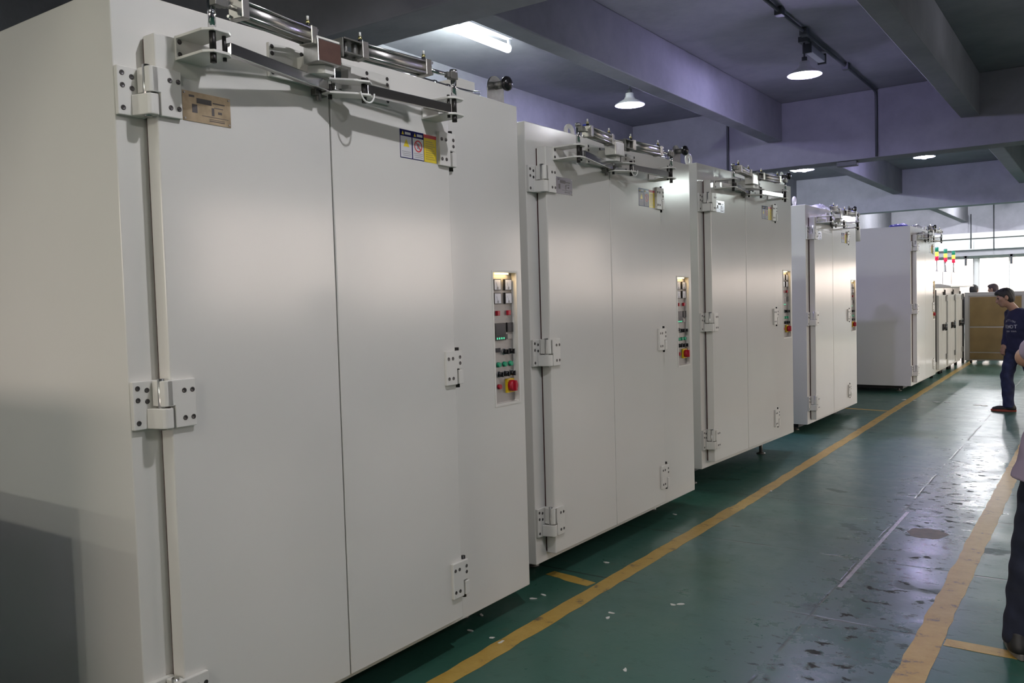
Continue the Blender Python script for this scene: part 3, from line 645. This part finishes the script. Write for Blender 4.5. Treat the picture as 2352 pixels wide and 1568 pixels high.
# ------------------------------------------------------------------ floor markings and litter
def ragged_strip(name, a, b, wd, label, seed, h=.0015):
    rnd = random.Random(seed); a, b = Vector((*a, 0)), Vector((*b, 0)); L_ = (b-a).length; d_ = (b-a)/L_; s_ = Vector((-d_.y, d_.x, 0)); k = max(6, int(L_/.11))
    lo, hi = [], []
    for i in range(k+1):
        c = a+d_*L_*i/k; lo.append(c-s_*(wd/2+rnd.uniform(-.006, .006))); hi.append(c+s_*(wd/2+rnd.uniform(-.006, .006)))
    vs = []
    for z in (0.0002, h): vs += [(p.x, p.y, z) for p in lo] + [(p.x, p.y, z) for p in hi]
    m_ = k+1; T = 2*m_; fs = []
    for i in range(k):
        fs += [(T+i, T+i+1, T+m_+i+1, T+m_+i), (i, m_+i, m_+i+1, i+1), (i, i+1, T+i+1, T+i), (m_+i+1, m_+i, T+m_+i, T+m_+i+1)]
    fs += [(0, T, T+m_, m_), (k, m_+k, T+m_+k, T+k)]
    return tag(MB().add(vs, fs).build(name, 'yline'), label, 'floor line')
ragged_strip('floor_line', (-2.385, 1.0), (-2.355, 6.3), .105, 'worn yellow floor line nearest along the foot of the ovens', 1)
ragged_strip('floor_line', (-2.345, 6.3), (-2.53, 24.0), .10, 'yellow floor line running on beside the farther ovens to the open door', 2)
ragged_strip('floor_line', (-.685, 1.0), (-.715, 26.0), .12, 'wide yellow floor line along the right side of the aisle', 3)
ragged_strip('floor_line', (-2.76, 4.27), (-2.44, 4.21), .085, 'short yellow cross line branching toward the second oven', 4, .0013)
ragged_strip('floor_line', (-.62, 4.335), (.9, 4.31), .085, 'short yellow cross line branching right under the shoe of the person in lilac', 5, .0013)
ragged_strip('floor_line', (-3.3, 12.5), (-2.45, 12.38), .085, 'faint yellow cross line between the fourth and fifth ovens', 6, .0013)
q = MB().bar((-1.225, 4.86, .0012), (-1.215, 6.78, .0012), .022, .0024, up=(0, 0, 1)); tag(q.build('metal_strip', 'strip'), 'thin worn metal strip let into the aisle floor', 'metal strip')
rnd = random.Random(11)
ring = [(-1.0+.125*math.cos(2*math.pi*k/22)*(1+rnd.uniform(-.12, .12)), 6.24+.13*math.sin(2*math.pi*k/22)*(1+rnd.uniform(-.12, .12))) for k in range(22)]
tag(MB().prism(ring, .0002, .0012).build('floor_patch', 'stain'), 'brown round patch on the aisle floor beside the wide yellow line', 'floor patch')
SC = [(-2.13, 3.87), (-2.11, 3.80), (-1.9, 4.14), (-1.87, 4.17), (-3.14, 4.2), (-2.6, 3.84), (-2.58, 3.92), (-2.56, 4.61), (-2.47, 3.28), (-2.40, 3.26), (-2.3, 6.98), (-2.62, 3.30), (-2.68, 5.9), (-2.23, 13.67), (-2.05, 13.62), (-1.9, 13.6), (-1.41, 13.4), (-1.5, 13.45), (-2.35, 13.7), (-2.5, 13.75), (-2.7, 3.5), (-1.75, 3.3)]
for k, (x, y) in enumerate(SC):
    rn = random.Random(50+k); s_ = .012 if y < 10 else .032; a_ = rn.uniform(0, 6.28)
    pts = []
    for t in range(7):
        th = 2*math.pi*t/7; rr_ = s_*(.6+.7*rn.random()); px, py = rr_*math.cos(th)*1.5, rr_*math.sin(th)*.7
        pts.append((x+px*math.cos(a_)-py*math.sin(a_), y+px*math.sin(a_)+py*math.cos(a_)))
    near = y < 10
    tag(MB().prism(pts, .0004 if abs(x+2.36) > .12 else .002, .003+.002*rn.random()).build('paper_scrap', 'scrap'),
        'tiny white scrap lying on the floor by the near ovens' if near else 'tiny pale scrap on the aisle floor left of the navy-shirted man', 'scrap', 'white scraps on the near floor' if near else 'pale scraps on the far floor')

# ------------------------------------------------------------------ small drying ovens with signal towers, far end
def drying_oven(y0, y1, label, k):
    x0 = -2.60; w_ = y1-y0
    R = empty('drying_oven', (x0, y0, 0)); tag(R, label, 'oven', 'small drying ovens with signal towers')
    MB().box(-.9, 0, 0, w_, .10, 1.66).build('body', 'paint', R, bevel=.006)
    MB().box(-.85, -.02, .02, w_-.02, 1.725, 1.97).build('top_housing', 'paint', R, bevel=.006)
    MB().prism([(-.9, 1.66), (.10, 1.66), (.26, 1.668), (.26, 1.69), (.10, 1.725), (-.9, 1.725)], -.012, w_+.012, 'y').build('canopy', 'ductwhite', R)
    for x in (-.08, -.82):
        for y in (.08, w_-.08): MB().rod((x, y, 0), (x, y, .10), .03, n=10).build('foot', 'darksteel', R)
    for a, b_ in ((.09, w_*.5-.004), (w_*.5+.004, w_-.12)):
        d = MB().box(.004, .055, a, b_, .16, 1.52).build('door', 'paint', R, bevel=.006)
        yh = b_-.05 if a < w_*.4 else a+.05
        q = MB().box(.055, .075, yh-.025, yh+.025, .86, .98); q.rod((.075, yh, .90), (.11, yh, .90), .012, n=8); q.rod((.11, yh, .86), (.11, yh, .98), .014, n=8); q.build('handle', 'black', d)
    MB().box(.001, .014, .012, .07, .30, 1.62).build('gap_strip', 'gapdark', R)
    MB().box(.001, .020, w_-.10, w_-.03, .30, 1.58).build('gap_strip', 'gapdark', R)
    for z in (.35, .95, 1.45): MB().box(.056, .075, w_-.20, w_-.10, z-.05, z+.05).build('hinge', 'greysteel', R, bevel=.002)
    T = MB().rod((-.10, w_-.16, 1.97), (-.10, w_-.16, 1.99), .035, n=12); T.rod((-.10, w_-.16, 1.99), (-.10, w_-.16, 2.18), .011, n=8); T = T.build('signal_tower', 'steel', R)
    for z, c in ((2.18, 'tower_red'), (2.265, 'tower_amber'), (2.35, 'tower_green')): MB().rod((-.10, w_-.16, z), (-.10, w_-.16, z+.08), .034, n=14).build(c.replace('tower_', '')+'_light', c, T)
    MB().rod((-.10, w_-.16, 2.43), (-.10, w_-.16, 2.445), .034, .02, n=14).build('cap', 'white', T)
M['tower_red'] = mat('tower_red', (.55, .01, .05), .3, emit=((1, .02, .10), .5))
M['tower_amber'] = mat('tower_amber', (.85, .42, .02), .3, emit=((1, .62, .10), 1.6))
M['tower_green'] = mat('tower_green', (.02, .30, .16), .3, emit=((.02, .5, .3), .15))
drying_oven(17.20, 18.24, 'small cream drying oven with a signal tower, next to the farthest big oven', 0)
drying_oven(18.28, 19.32, 'small cream drying oven with a signal tower, between the other two', 1)
drying_oven(19.36, 20.40, 'small cream drying oven with a signal tower, next to the bronze open door', 2)
# open door with bronze inner sheets across the aisle
R = empty('open_oven_door', (-2.58, 20.95, 0)); tag(R, 'big open door with bronze-brown inner sheets closing off the aisle end', 'oven door')
q = MB().box(0, 1.15, 0, .07, .06, 1.54); q.build('leaf', 'doorgrey', R, bevel=.006)
for (z0, z1, x0) in ((.80, 1.44, .10), (.245, .775, .10), (.085, .225, .10)): MB().box(x0, 1.07, -.012-.006*(z0 < .7), -.001, z0, z1).build('inner_sheet', 'ovenbrown', R, bevel=.004)
q = MB().box(0, .075, -.02, 0, .06, 1.54); q.box(1.08, 1.15, -.02, 0, .06, 1.54); q.box(.075, 1.08, -.02, 0, 1.46, 1.54); q.build('edge_frame', 'doorgrey', R, bevel=.003)
q = MB().box(-.06, -.015, -.03, .06, .0, 1.52); q.build('post', 'darksteel', R)
for x in (.12, 1.02): MB().rod((x, .03, 0), (x, .03, .07), .025, n=10).build('castor', 'black', R)

# unseen cabinet added left of view to shade the nearest oven's lower side
R = empty('shade_blocker_cabinet', (-3.5, .65, 0)); tag(R, 'unseen grey cabinet added left of the view to shade the nearest oven', 'cabinet')
MB().box(-.75, .85, -.30, .30, .08, 1.42).build('body', 'greyprime', R, bevel=.006)
for x in (-.70, .72):
    for y in (-.26, .18): MB().box(x, x+.08, y, y+.08, 0, .08).build('foot', 'darksteel', R)
for x0, x1 in ((-.74, .045), (.055, .84)):
    d = MB().box(x0, x1, -.32, -.30, .10, 1.40).build('door', 'greyprime', R, bevel=.003); MB().box(x0+.03 if x0 > 0 else x1-.05, x0+.05 if x0 > 0 else x1-.03, -.345, -.32, .62, .76).build('handle', 'black', d)

# ------------------------------------------------------------------ people: bodies grown as one smooth surface from a posed skeleton
def smin(a, b, k):
    h = np.clip(.5+.5*(b-a)/k, 0, 1); return b*(1-h)+a*h-k*h*(1-h)
def smax(a, b, k): return -smin(-a, -b, k)
class Field:
    # signed distance field sampled on a grid; surface extracted as quads
    def __init__(s, lo, hi, h):
        s.h = h; s.lo = np.array(lo, np.float32)
        n_ = np.ceil((np.array(hi)-np.array(lo))/h).astype(int)+1; s.n = n_
        ax = [s.lo[i]+h*np.arange(n_[i], dtype=np.float32) for i in range(3)]
        s.P = np.stack(np.meshgrid(*ax, indexing='ij'), -1); s.d = np.full(tuple(n_), 9., np.float32)
    def win(s, lo, hi, mg=.13):
        i0 = np.clip(np.floor((np.minimum(lo, hi)-mg-s.lo)/s.h).astype(int), 0, s.n-1); i1 = np.clip(np.ceil((np.maximum(lo, hi)+mg-s.lo)/s.h).astype(int)+1, 1, s.n)
        return tuple(slice(int(p), int(q)) for p, q in zip(i0, i1))
    def cap_d(s, a, b, r0, r1, w=None):
        a = np.array(a, np.float32); b = np.array(b, np.float32); ab = b-a; P = s.P if w is None else s.P[w]
        t = np.clip(((P-a)@ab)/max(float(ab@ab), 1e-9), 0, 1)
        return np.linalg.norm(P-a-t[..., None]*ab, axis=-1)-(r0+(r1-r0)*t)
    def ell_d(s, c, R, r, w=None):
        P = s.P if w is None else s.P[w]
        q = (P-np.array(c, np.float32))@np.array(R, np.float32).T; r = np.array(r, np.float32)   # rows of R: local axes
        k0 = np.linalg.norm(q/r, axis=-1); k1 = np.linalg.norm(q/(r*r), axis=-1)+1e-6
        return k0*(k0-1)/k1
    def cap(s, a, b, r0, r1=None, k=.03):
        r1 = r0 if r1 is None else r1; r = max(r0, r1); a = np.array(a, float); b = np.array(b, float)
        w = s.win(np.minimum(a, b)-r, np.maximum(a, b)+r, k+.03); s.d[w] = smin(s.d[w], s.cap_d(a, b, r0, r1, w), k); return s
    def ell(s, c, R, r, k=.03):
        c = np.array(c, float); m_ = max(r); w = s.win(c-m_, c+m_, k+.03); s.d[w] = smin(s.d[w], s.ell_d(c, R, r, w), k); return s
    def carve(s, c, R, r, k):
        c = np.array(c, float); m_ = max(r); w = s.win(c-m_, c+m_, k+.03); s.d[w] = smax(s.d[w], -s.ell_d(c, R, r, w), k); return s
    def cut(s, p, n, k=.004):            # keep the half space on the -n side
        n = np.array(n, np.float32); n = n/np.linalg.norm(n); s.d = smax(s.d, (s.P-np.array(p, np.float32))@n, k); return s
    def sub(s, d, k=.006): s.d = smax(s.d, -d, k); return s
    def mesh(s, name, m, parent):
        d = s.d; ins = d < 0; h = s.h; lo = s.lo
        n0, n1, n2 = [x-1 for x in d.shape]
        cs = np.zeros((n0, n1, n2, 3), np.float32); cnt = np.zeros((n0, n1, n2), np.float32)
        off = [(i, j, k) for i in (0, 1) for j in (0, 1) for k in (0, 1)]
        g = lambda o: d[o[0]:o[0]+n0, o[1]:o[1]+n1, o[2]:o[2]+n2]
        for a in off:
            for ax in range(3):
                if a[ax]: continue
                b = list(a); b[ax] = 1; da, db = g(a), g(b); x = (da < 0) != (db < 0)
                t = np.where(x, da/np.where(x, da-db, 1), 0)
                v = np.broadcast_to(np.array(a, np.float32), cs.shape).copy(); v[..., ax] += t
                cs += np.where(x[..., None], v, 0); cnt += x
        act = cnt > 0; idx = -np.ones(act.shape, int); idx[act] = np.arange(act.sum())
        ijk = np.argwhere(act); V = lo + h*(ijk + cs[act]/cnt[act][:, None])
        F = []
        for ax in range(3):
            o1, o2 = (ax+1) % 3, (ax+2) % 3
            sl = [slice(0, None)]*3; sl[ax] = slice(0, -1); A = ins[tuple(sl)]; sl[ax] = slice(1, None); B = ins[tuple(sl)]
            E = np.argwhere(A != B)
            E = E[(E[:, o1] > 0) & (E[:, o2] > 0) & (E[:, o1] < d.shape[o1]-1) & (E[:, o2] < d.shape[o2]-1)]
            if not len(E): continue
            def cell(u, v):
                q = E.copy(); q[:, o1] -= u; q[:, o2] -= v; return idx[q[:, 0], q[:, 1], q[:, 2]]
            f = np.stack([cell(1, 1), cell(0, 1), cell(0, 0), cell(1, 0)], 1)
            fl = ~A[E[:, 0], E[:, 1], E[:, 2]]; f[fl] = f[fl][:, ::-1]; F.append(f)
        F = np.concatenate(F)
        me = bpy.data.meshes.new(name); me.from_pydata(V.tolist(), [], F.tolist()); me.materials.append(M[m])
        me.polygons.foreach_set('use_smooth', [True]*len(me.polygons)); me.update()
        o = bpy.data.objects.new(name, me); COL.objects.link(o); o.parent = parent
        if parent: o.matrix_parent_inverse = Matrix.Identity(4)
        return o
def unit(v): v = np.array(v, float); return v/np.linalg.norm(v)
def frame_from(fwd, up=(0, 0, 1)):
    f = unit(fwd); r = unit(np.cross(f, up)); u = np.cross(r, f); return r, f, u       # right, forward, up
def add_hand(F, wrist, direc, palm_n, side, curl=.5, sc=1.):
    # palm and five bent fingers; direc: wrist to knuckles, palm_n: normal the palm faces, side: +1 thumb on the +across side
    d = unit(direc); n_ = unit(np.array(palm_n)-d*np.dot(palm_n, d)); ac = np.cross(d, n_)*side
    w = np.array(wrist, float)
    k0 = w+d*.085*sc
    F.cap(w, w+d*.03*sc, .026*sc, .028*sc, .02)
    for t in (-.026, -.009, .009, .026): F.cap(w+d*.02*sc+ac*t*.7*sc, k0+ac*t*sc, .0135*sc, .0115*sc, .010)
    for t, L_ in ((.029, .072), (.010, .080), (-.010, .074), (-.028, .058)):
        p = k0+ac*t*sc; a1 = curl*.6; seg = L_*sc
        d1 = d*math.cos(a1)+n_*math.sin(a1); p1 = p+d1*seg*.46
        a2 = a1+curl*.9; d2 = d*math.cos(a2)+n_*math.sin(a2); p2 = p1+d2*seg*.32
        a3 = a2+curl*.6; d3 = d*math.cos(a3)+n_*math.sin(a3); p3 = p2+d3*seg*.24
        F.cap(p, p1, .0098*sc, .0090*sc, .004); F.cap(p1, p2, .0090*sc, .0082*sc, .004); F.cap(p2, p3, .0082*sc, .0070*sc, .004)
    t0 = w+d*.022*sc+ac*.024*sc; t1 = t0+(d*.6+ac*.7+n_*.25)*.040*sc; t2 = t1+(d*.85+ac*.25+n_*.4)*.032*sc
    F.cap(t0, t1, .0135*sc, .011*sc, .010); F.cap(t1, t2, .0105*sc, .0085*sc, .004)
def make_person(J, label, mats, h=.010, sleeves='long', parts=('hair', 'shirt', 'trousers', 'shoes'), hair_len=.0, detail=True):
    # J: dict of joints in world space
    root = empty('person', (0, 0, 0)); g = {k: np.array(v, float) for k, v in J.items()}
    base = (g['ankL']+g['ankR'])/2; root.location = (float(base[0]), float(base[1]), 0)
    O = np.array([base[0], base[1], 0.])
    for k in g:
        if k not in ('face', 'chestf', 'toeL', 'toeR', 'hipf', 'handL', 'handR', 'palmL', 'palmR', 'headup', 'hem', 'loose', 'curl'): g[k] = g[k]-O
    pts = np.array([g[k] for k in ('head', 'shL', 'shR', 'elL', 'elR', 'wrL', 'wrR', 'ankL', 'ankR', 'pel', 'knL', 'knR')])
    lo, hi = pts.min(0)-[.24, .24, .14], pts.max(0)+[.24, .24, .20]; lo[2] = -.01
    cr, cf, cu = frame_from(g['chestf']); hr, hf, hu = frame_from(g['face'], g.get('headup', (0, 0, 1)))
    pr, pf, pu = frame_from(g['hipf'])
    Rh = np.array([hr, hf, hu]); chest = (g['shL']+g['shR'])/2-np.array([0, 0, .13]); up = unit(g['neck']-g['pel'])
    cu2 = up; cr2 = unit(g['shR']-g['shL']); cr2 = unit(cr2-up*(cr2@up)); cf2 = np.cross(up, cr2); Rc = np.array([cr2, cf2, cu2])
    Rp = np.array([pr, pf, pu]); belly = g['pel']*.55+chest*.45
    def torso(F, e=0.):
        F.ell(chest+cf2*.012, Rc, (.165+e, .112+e, .185+e), .03)
        F.ell(belly+cf2*.008, Rc, (.145+e, .105+e, .17+e), .06); F.ell(g['pel'], Rp, (.165+e, .115+e, .13+e), .06)
        F.cap(g['shL'], g['shR'], .055+e, .055+e, .06)
    def arms(F, e=0., fore=True):
        for s_ in 'LR':
            F.cap(g['sh'+s_], g['el'+s_], .054+e, .042+e, .03)
            if fore: F.cap(g['el'+s_], g['wr'+s_], .042+e*.8, .029+e*.6, .015)
    def legs(F, e=0.):
        for s_ in 'LR':
            F.cap(g['hip'+s_], g['kn'+s_], .082+e, .058+e, .04); F.cap(g['kn'+s_], g['ank'+s_], .058+e, .042+e*1.5, .02)
            mid = g['kn'+s_]*.68+g['ank'+s_]*.32; back = -unit(np.array([*g['toe'+s_][:2], 0])); F.cap(mid+back*.018, mid*.7+g['ank'+s_]*.3+back*.012, .050+e, .042+e, .03)
    # ---- body
    F = Field(lo, hi, h); torso(F); arms(F); legs(F)
    H = g['head']; F.cap(g['neck']-up*.03, H-hu*.05-hf*.015, .056, .052, .03)
    F.ell(H+hu*.025-hf*.008, Rh, (.076, .094, .095), .02); F.ell(H-hu*.035+hf*.022, Rh, (.060, .068, .078), .03)
    F.ell(H-hu*.088+hf*.052, Rh, (.026, .024, .020), .03)                                  # chin
    F.cap(H+hu*.012+hf*.088, H-hu*.030+hf*.104, .010, .0155, .012)                        # nose
    F.cap(H+hu*.026+hf*.080-hr*.030, H+hu*.026+hf*.080+hr*.030, .012, .012, .015)         # brow
    for sg in (-1, 1):
        F.ell(H-hu*.005+hf*.060+hr*sg*.045, Rh, (.022, .022, .022), .02)                  # cheek
        F.ell(H-hu*.002-hf*.004+hr*sg*.080, Rh, (.012, .022, .034), .008)                 # ear
        F.carve(H+hu*.010+hf*.094+hr*sg*.031, Rh, (.015, .012, .010), .010)        # eye socket
    F.cap(H-hu*.058+hf*.086-hr*.018, H-hu*.058+hf*.086+hr*.018, .0085, .0085, .008)       # lips
    for s_, sd in (('L', -1), ('R', 1)): add_hand(F, g['wr'+s_], g['hand'+s_], g['palm'+s_], sd, J.get('curl', .55))
    F.mesh('body', 'skin', root)
    if detail:
        for sg in (-1, 1):
            c = H+hu*.010+hf*.084+hr*sg*.031; q = MB()
            q.lathe([(0, -.011), (.007, -.0085), (.011, 0), (.007, .0085), (0, .011)], tuple(c), 12); q.build('eye', 'eye', root)
        q = MB().tubepath([tuple(H-hu*.058+hf*(.0935-.12*abs(t)**1.6)+hr*t) for t in np.linspace(-.024, .024, 9)], .0042, 8); q.build('mouth', 'lip', root)
    # ---- hair
    F = Field(H-.16, H+np.array([.16, .16, .18]), h*.8)
    F.ell(H+hu*.032-hf*.014, Rh, (.088, .108, .100), .01); F.ell(H-hu*(.02+hair_len)-hf*.050, Rh, (.074, .060, .075+hair_len), .03)
    F.ell(H+hu*.075+hf*.055, Rh, (.062, .048, .042), .03)                                 # fringe
    F.carve(H-hu*.050+hf*.085, Rh, (.105, .082, .105), .02)
    for sg in (-1, 1): F.carve(H-hu*.012-hf*.002+hr*sg*.085, Rh, (.022, .026, .036), .01)
    hx = F.P-H; F.d = F.d+.003*np.sin(hx[..., 0]*120+hx[..., 2]*60)*np.sin(hx[..., 1]*110)
    F.cut(H-hu*(.075+hair_len), -hu)
    F.mesh('hair', mats['hair'], root)
    # ---- shirt
    F = Field(lo, hi, h); torso(F, .016); hemz = J['hem']
    F.cap(g['pel']+np.array([0, 0, .02]), np.array([g['pel'][0], g['pel'][1], hemz-.05]), .165, .25, .05) if J.get('loose') else None
    for s_ in 'LR':
        F.cap(g['sh'+s_], g['el'+s_] if sleeves == 'long' else g['sh'+s_]+(g['el'+s_]-g['sh'+s_])*.72, .070, .058, .03)
        if sleeves == 'long':
            e_ = g['el'+s_]+(g['wr'+s_]-g['el'+s_])*.93; F.cap(g['el'+s_], e_, .057, .042, .02)
    q = F.P; F.d = F.d+.0035*np.sin(q[..., 2]*55+q[..., 0]*30)*np.sin(q[..., 0]*38+q[..., 1]*41)
    F.cut((0, 0, hemz), (.0, 0, -1))
    F.sub(F.cap_d(g['neck']-up*.012, g['neck']+up*.12, .060, .075), .006)
    sh = F.mesh('shirt', mats['shirt'], root)
    # ---- trousers
    F = Field(lo, hi, h); legs(F, .016); F.ell(g['pel']-np.array([0, 0, .01]), Rp, (.176, .126, .14), .05)
    F.cut((0, 0, g['pel'][2]+.11), (0, 0, 1)); q = F.P; F.d = F.d+.004*np.sin(q[..., 2]*48+q[..., 0]*22)*np.sin(q[..., 1]*40+q[..., 0]*34)
    F.cut((0, 0, .055), (0, 0, -1)); F.mesh('trousers', mats['trousers'], root)
    # ---- shoes
    for s_ in 'LR':
        t = unit(np.array([*g['toe'+s_][:2], 0])); a = g['ank'+s_]*np.array([1, 1, 0]); sd = np.array([-t[1], t[0], 0])
        F = Field(a-[.24, .24, 0]+np.array([0, 0, -.004]), a+[.24, .24, .16], h*.7)
        F.cap(a-t*.045+[0, 0, .045], a+t*.12+[0, 0, .036], .042, .036, .02); F.cap(a+t*.10+[0, 0, .034], a+t*.165+[0, 0, .030], .036, .030, .02); F.cap(a-t*.03+[0, 0, .05], a-t*.02+[0, 0, .105], .045, .045, .03)
        F.cut((0, 0, .026), (0, 0, -1), .002); F.cut((0, 0, .115), (0, 0, 1), .004)
        shoe = F.mesh('shoe', mats['shoe'], root)
        pl = []
        for k in range(24):
            th = 2*math.pi*k/24; c_ = math.cos(th); w_ = .042+.008*c_
            p = a+t*(.058+.150*c_)+sd*w_*math.sin(th)*(1 if c_ < .6 else .9); pl.append((p[0], p[1]))
        MB().prism(pl, .001, .030).build('sole', mats['sole'], shoe, bevel=.004)
    tag(root, label, 'person'); return root, sh, dict(cr=cr2, cf=cf2, cu=cu2, chest=chest, O=O)
def body_text(shirt, frame, lines):
    # flat print laid on the shirt front: lines = [(text, size, across, up, arc)]
    bpy.context.view_layer.update()
    me = shirt.data; bv = BVHTree.FromPolygons([v.co for v in me.vertices], [p.vertices[:] for p in me.polygons])
    cr, cf, cu, ch = [Vector(frame[k]) for k in ('cr', 'cf', 'cu', 'chest')]
    for text, size, ax, uy, arc in lines:
        mb = MB()
        tot = len(text)
        for i, c in enumerate(text):
            if c == ' ': continue
            cv = bpy.data.curves.new('glyph', 'FONT'); cv.body = c; cv.size = size; cv.align_x = 'CENTER'; cv.offset = size*.015; cv.resolution_u = 2
            ob = bpy.data.objects.new('glyph', cv); COL.objects.link(ob); m2 = ob.to_mesh()
            t = i-(tot-1)/2; x0 = t*size*.74; y0 = -arc*(t/(tot/2))**2*size*.9; an = -arc*.5*t/(tot/2)
            vs = []
            for v in m2.vertices:
                x = x0+v.co.x*math.cos(an)-v.co.y*math.sin(an); y = y0+v.co.x*math.sin(an)+v.co.y*math.cos(an)
                p = ch-cr*(ax+x)+cu*(uy+y)+cf*.5; hit = bv.ray_cast(p, -cf)
                vs.append(tuple((hit[0] if hit[0] else p-cf*.4)+cf*.003))
            mb.add(vs, [tuple(p.vertices) for p in m2.polygons]); ob.to_mesh_clear(); bpy.data.objects.remove(ob); bpy.data.curves.remove(cv)
        mb.build('print_line', 'print', shirt)
# man in navy, leaning forward, walking pose in profile
J1 = dict(head=(-1.115, 12.86, 1.500), face=(-.93, -.30, -.22), headup=(-.22, 0, 1), neck=(-1.015, 12.90, 1.375), shR=(-1.055, 13.00, 1.285), shL=(-.845, 12.74, 1.285), chestf=(-.72, -.69, -.05),
          elR=(-1.095, 13.03, 1.03), elL=(-.74, 12.62, 1.03), wrR=(-1.125, 12.92, .885), wrL=(-.80, 12.55, .82), handR=(-.25, -.15, -1), handL=(-.3, -.1, -1), palmR=(.5, .6, 0), palmL=(-.5, .6, 0),
          pel=(-.965, 12.93, .865), hipf=(-.85, -.5, 0), hipR=(-1.02, 12.96, .83), hipL=(-.90, 12.88, .83), knR=(-1.100, 12.93, .46), knL=(-.80, 12.95, .45), ankR=(-1.075, 12.90, .075), ankL=(-.70, 13.05, .075), toeR=(-1, -.05, 0), toeL=(-.9, -.3, 0), hem=.80)
p1, sh1, fr1 = make_person(J1, 'man in navy printed sweatshirt and dark jeans leaning forward beside the aisle', dict(hair='hair', shirt='shirt_navy', trousers='denim', shoe='shoe', sole='shoesole'), h=.0095)
body_text(sh1, fr1, [('CATTION', .036, .0, .055, .8), ('REMDT', .064, .0, -.035, 0.), ('NEW YORK', .028, .015, -.085, 0.)])
# person in lilac at the right edge, seen from behind with one elbow out
J2 = dict(head=(-.02, 4.52, 1.66), face=(.25, .95, -.1), neck=(-.04, 4.46, 1.50), shL=(-.20, 4.44, 1.43), shR=(.15, 4.44, 1.43), chestf=(.1, 1, 0), elL=(-.308, 4.52, 1.325), elR=(.30, 4.60, 1.28), wrL=(-.14, 4.74, 1.40), wrR=(.09, 4.76, 1.40),
          handL=(.6, .4, .5), handR=(-.6, .4, .5), palmL=(.7, .2, -.3), palmR=(-.7, .2, -.3), pel=(-.135, 4.40, .93), hipf=(0, 1, 0), hipL=(-.215, 4.40, .90), hipR=(-.03, 4.40, .90), knL=(-.280, 4.42, .50), knR=(.03, 4.42, .50), ankL=(-.325, 4.36, .075), ankR=(.08, 4.36, .075), toeL=(-.25, 1, 0), toeR=(.25, 1, 0), hem=.80, loose=True)
make_person(J2, 'person in lilac shirt and blackish jeans cut off by the right edge', dict(hair='hair', shirt='lilac', trousers='denim_dark', shoe='shoe', sole='solegrey'), h=.0095, sleeves='short')
# two people behind the open door, heads showing
def standing(x, y, top, face):
    f = unit((*face, 0)); r = np.array([f[1], -f[0], 0]); P = lambda a, b, z: (x+r[0]*a+f[0]*b, y+r[1]*a+f[1]*b, z); k = top/1.72
    return dict(head=P(0, .01, 1.60*k), face=(*f[:2], -.12), neck=P(0, -.02, 1.455*k), shR=P(.19, -.02, 1.38*k), shL=P(-.19, -.02, 1.38*k), chestf=f, elR=P(.25, -.03, 1.10*k), elL=P(-.25, -.03, 1.10*k), wrR=P(.20, .12, .90*k), wrL=P(-.20, .12, .90*k),
                handR=(f[0]*.4, f[1]*.4, -1), handL=(f[0]*.4, f[1]*.4, -1), palmR=-r, palmL=r, pel=P(0, 0, .92*k), hipf=f, hipR=P(.10, 0, .89*k), hipL=P(-.10, 0, .89*k), knR=P(.11, .02, .48*k), knL=P(-.11, .02, .48*k), ankR=P(.12, -.02, .075), ankL=P(-.12, -.02, .075), toeR=(*(f+r*.2)[:2], 0), toeL=(*(f-r*.2)[:2], 0), hem=.82)
make_person(standing(-2.48, 21.65, 1.70, (.2, 1)), 'black-haired head of someone behind the open bronze door, next to the drying ovens', dict(hair='hair', shirt='denim', trousers='denim_dark', shoe='shoe', sole='solegrey'), h=.013)
make_person(standing(-2.19, 22.6, 1.715, (-1, .25)), 'brown-haired head of someone behind the open bronze door, near the navy-shirted man', dict(hair='hair2', shirt='lilac', trousers='denim_dark', shoe='shoe', sole='solegrey'), h=.013)
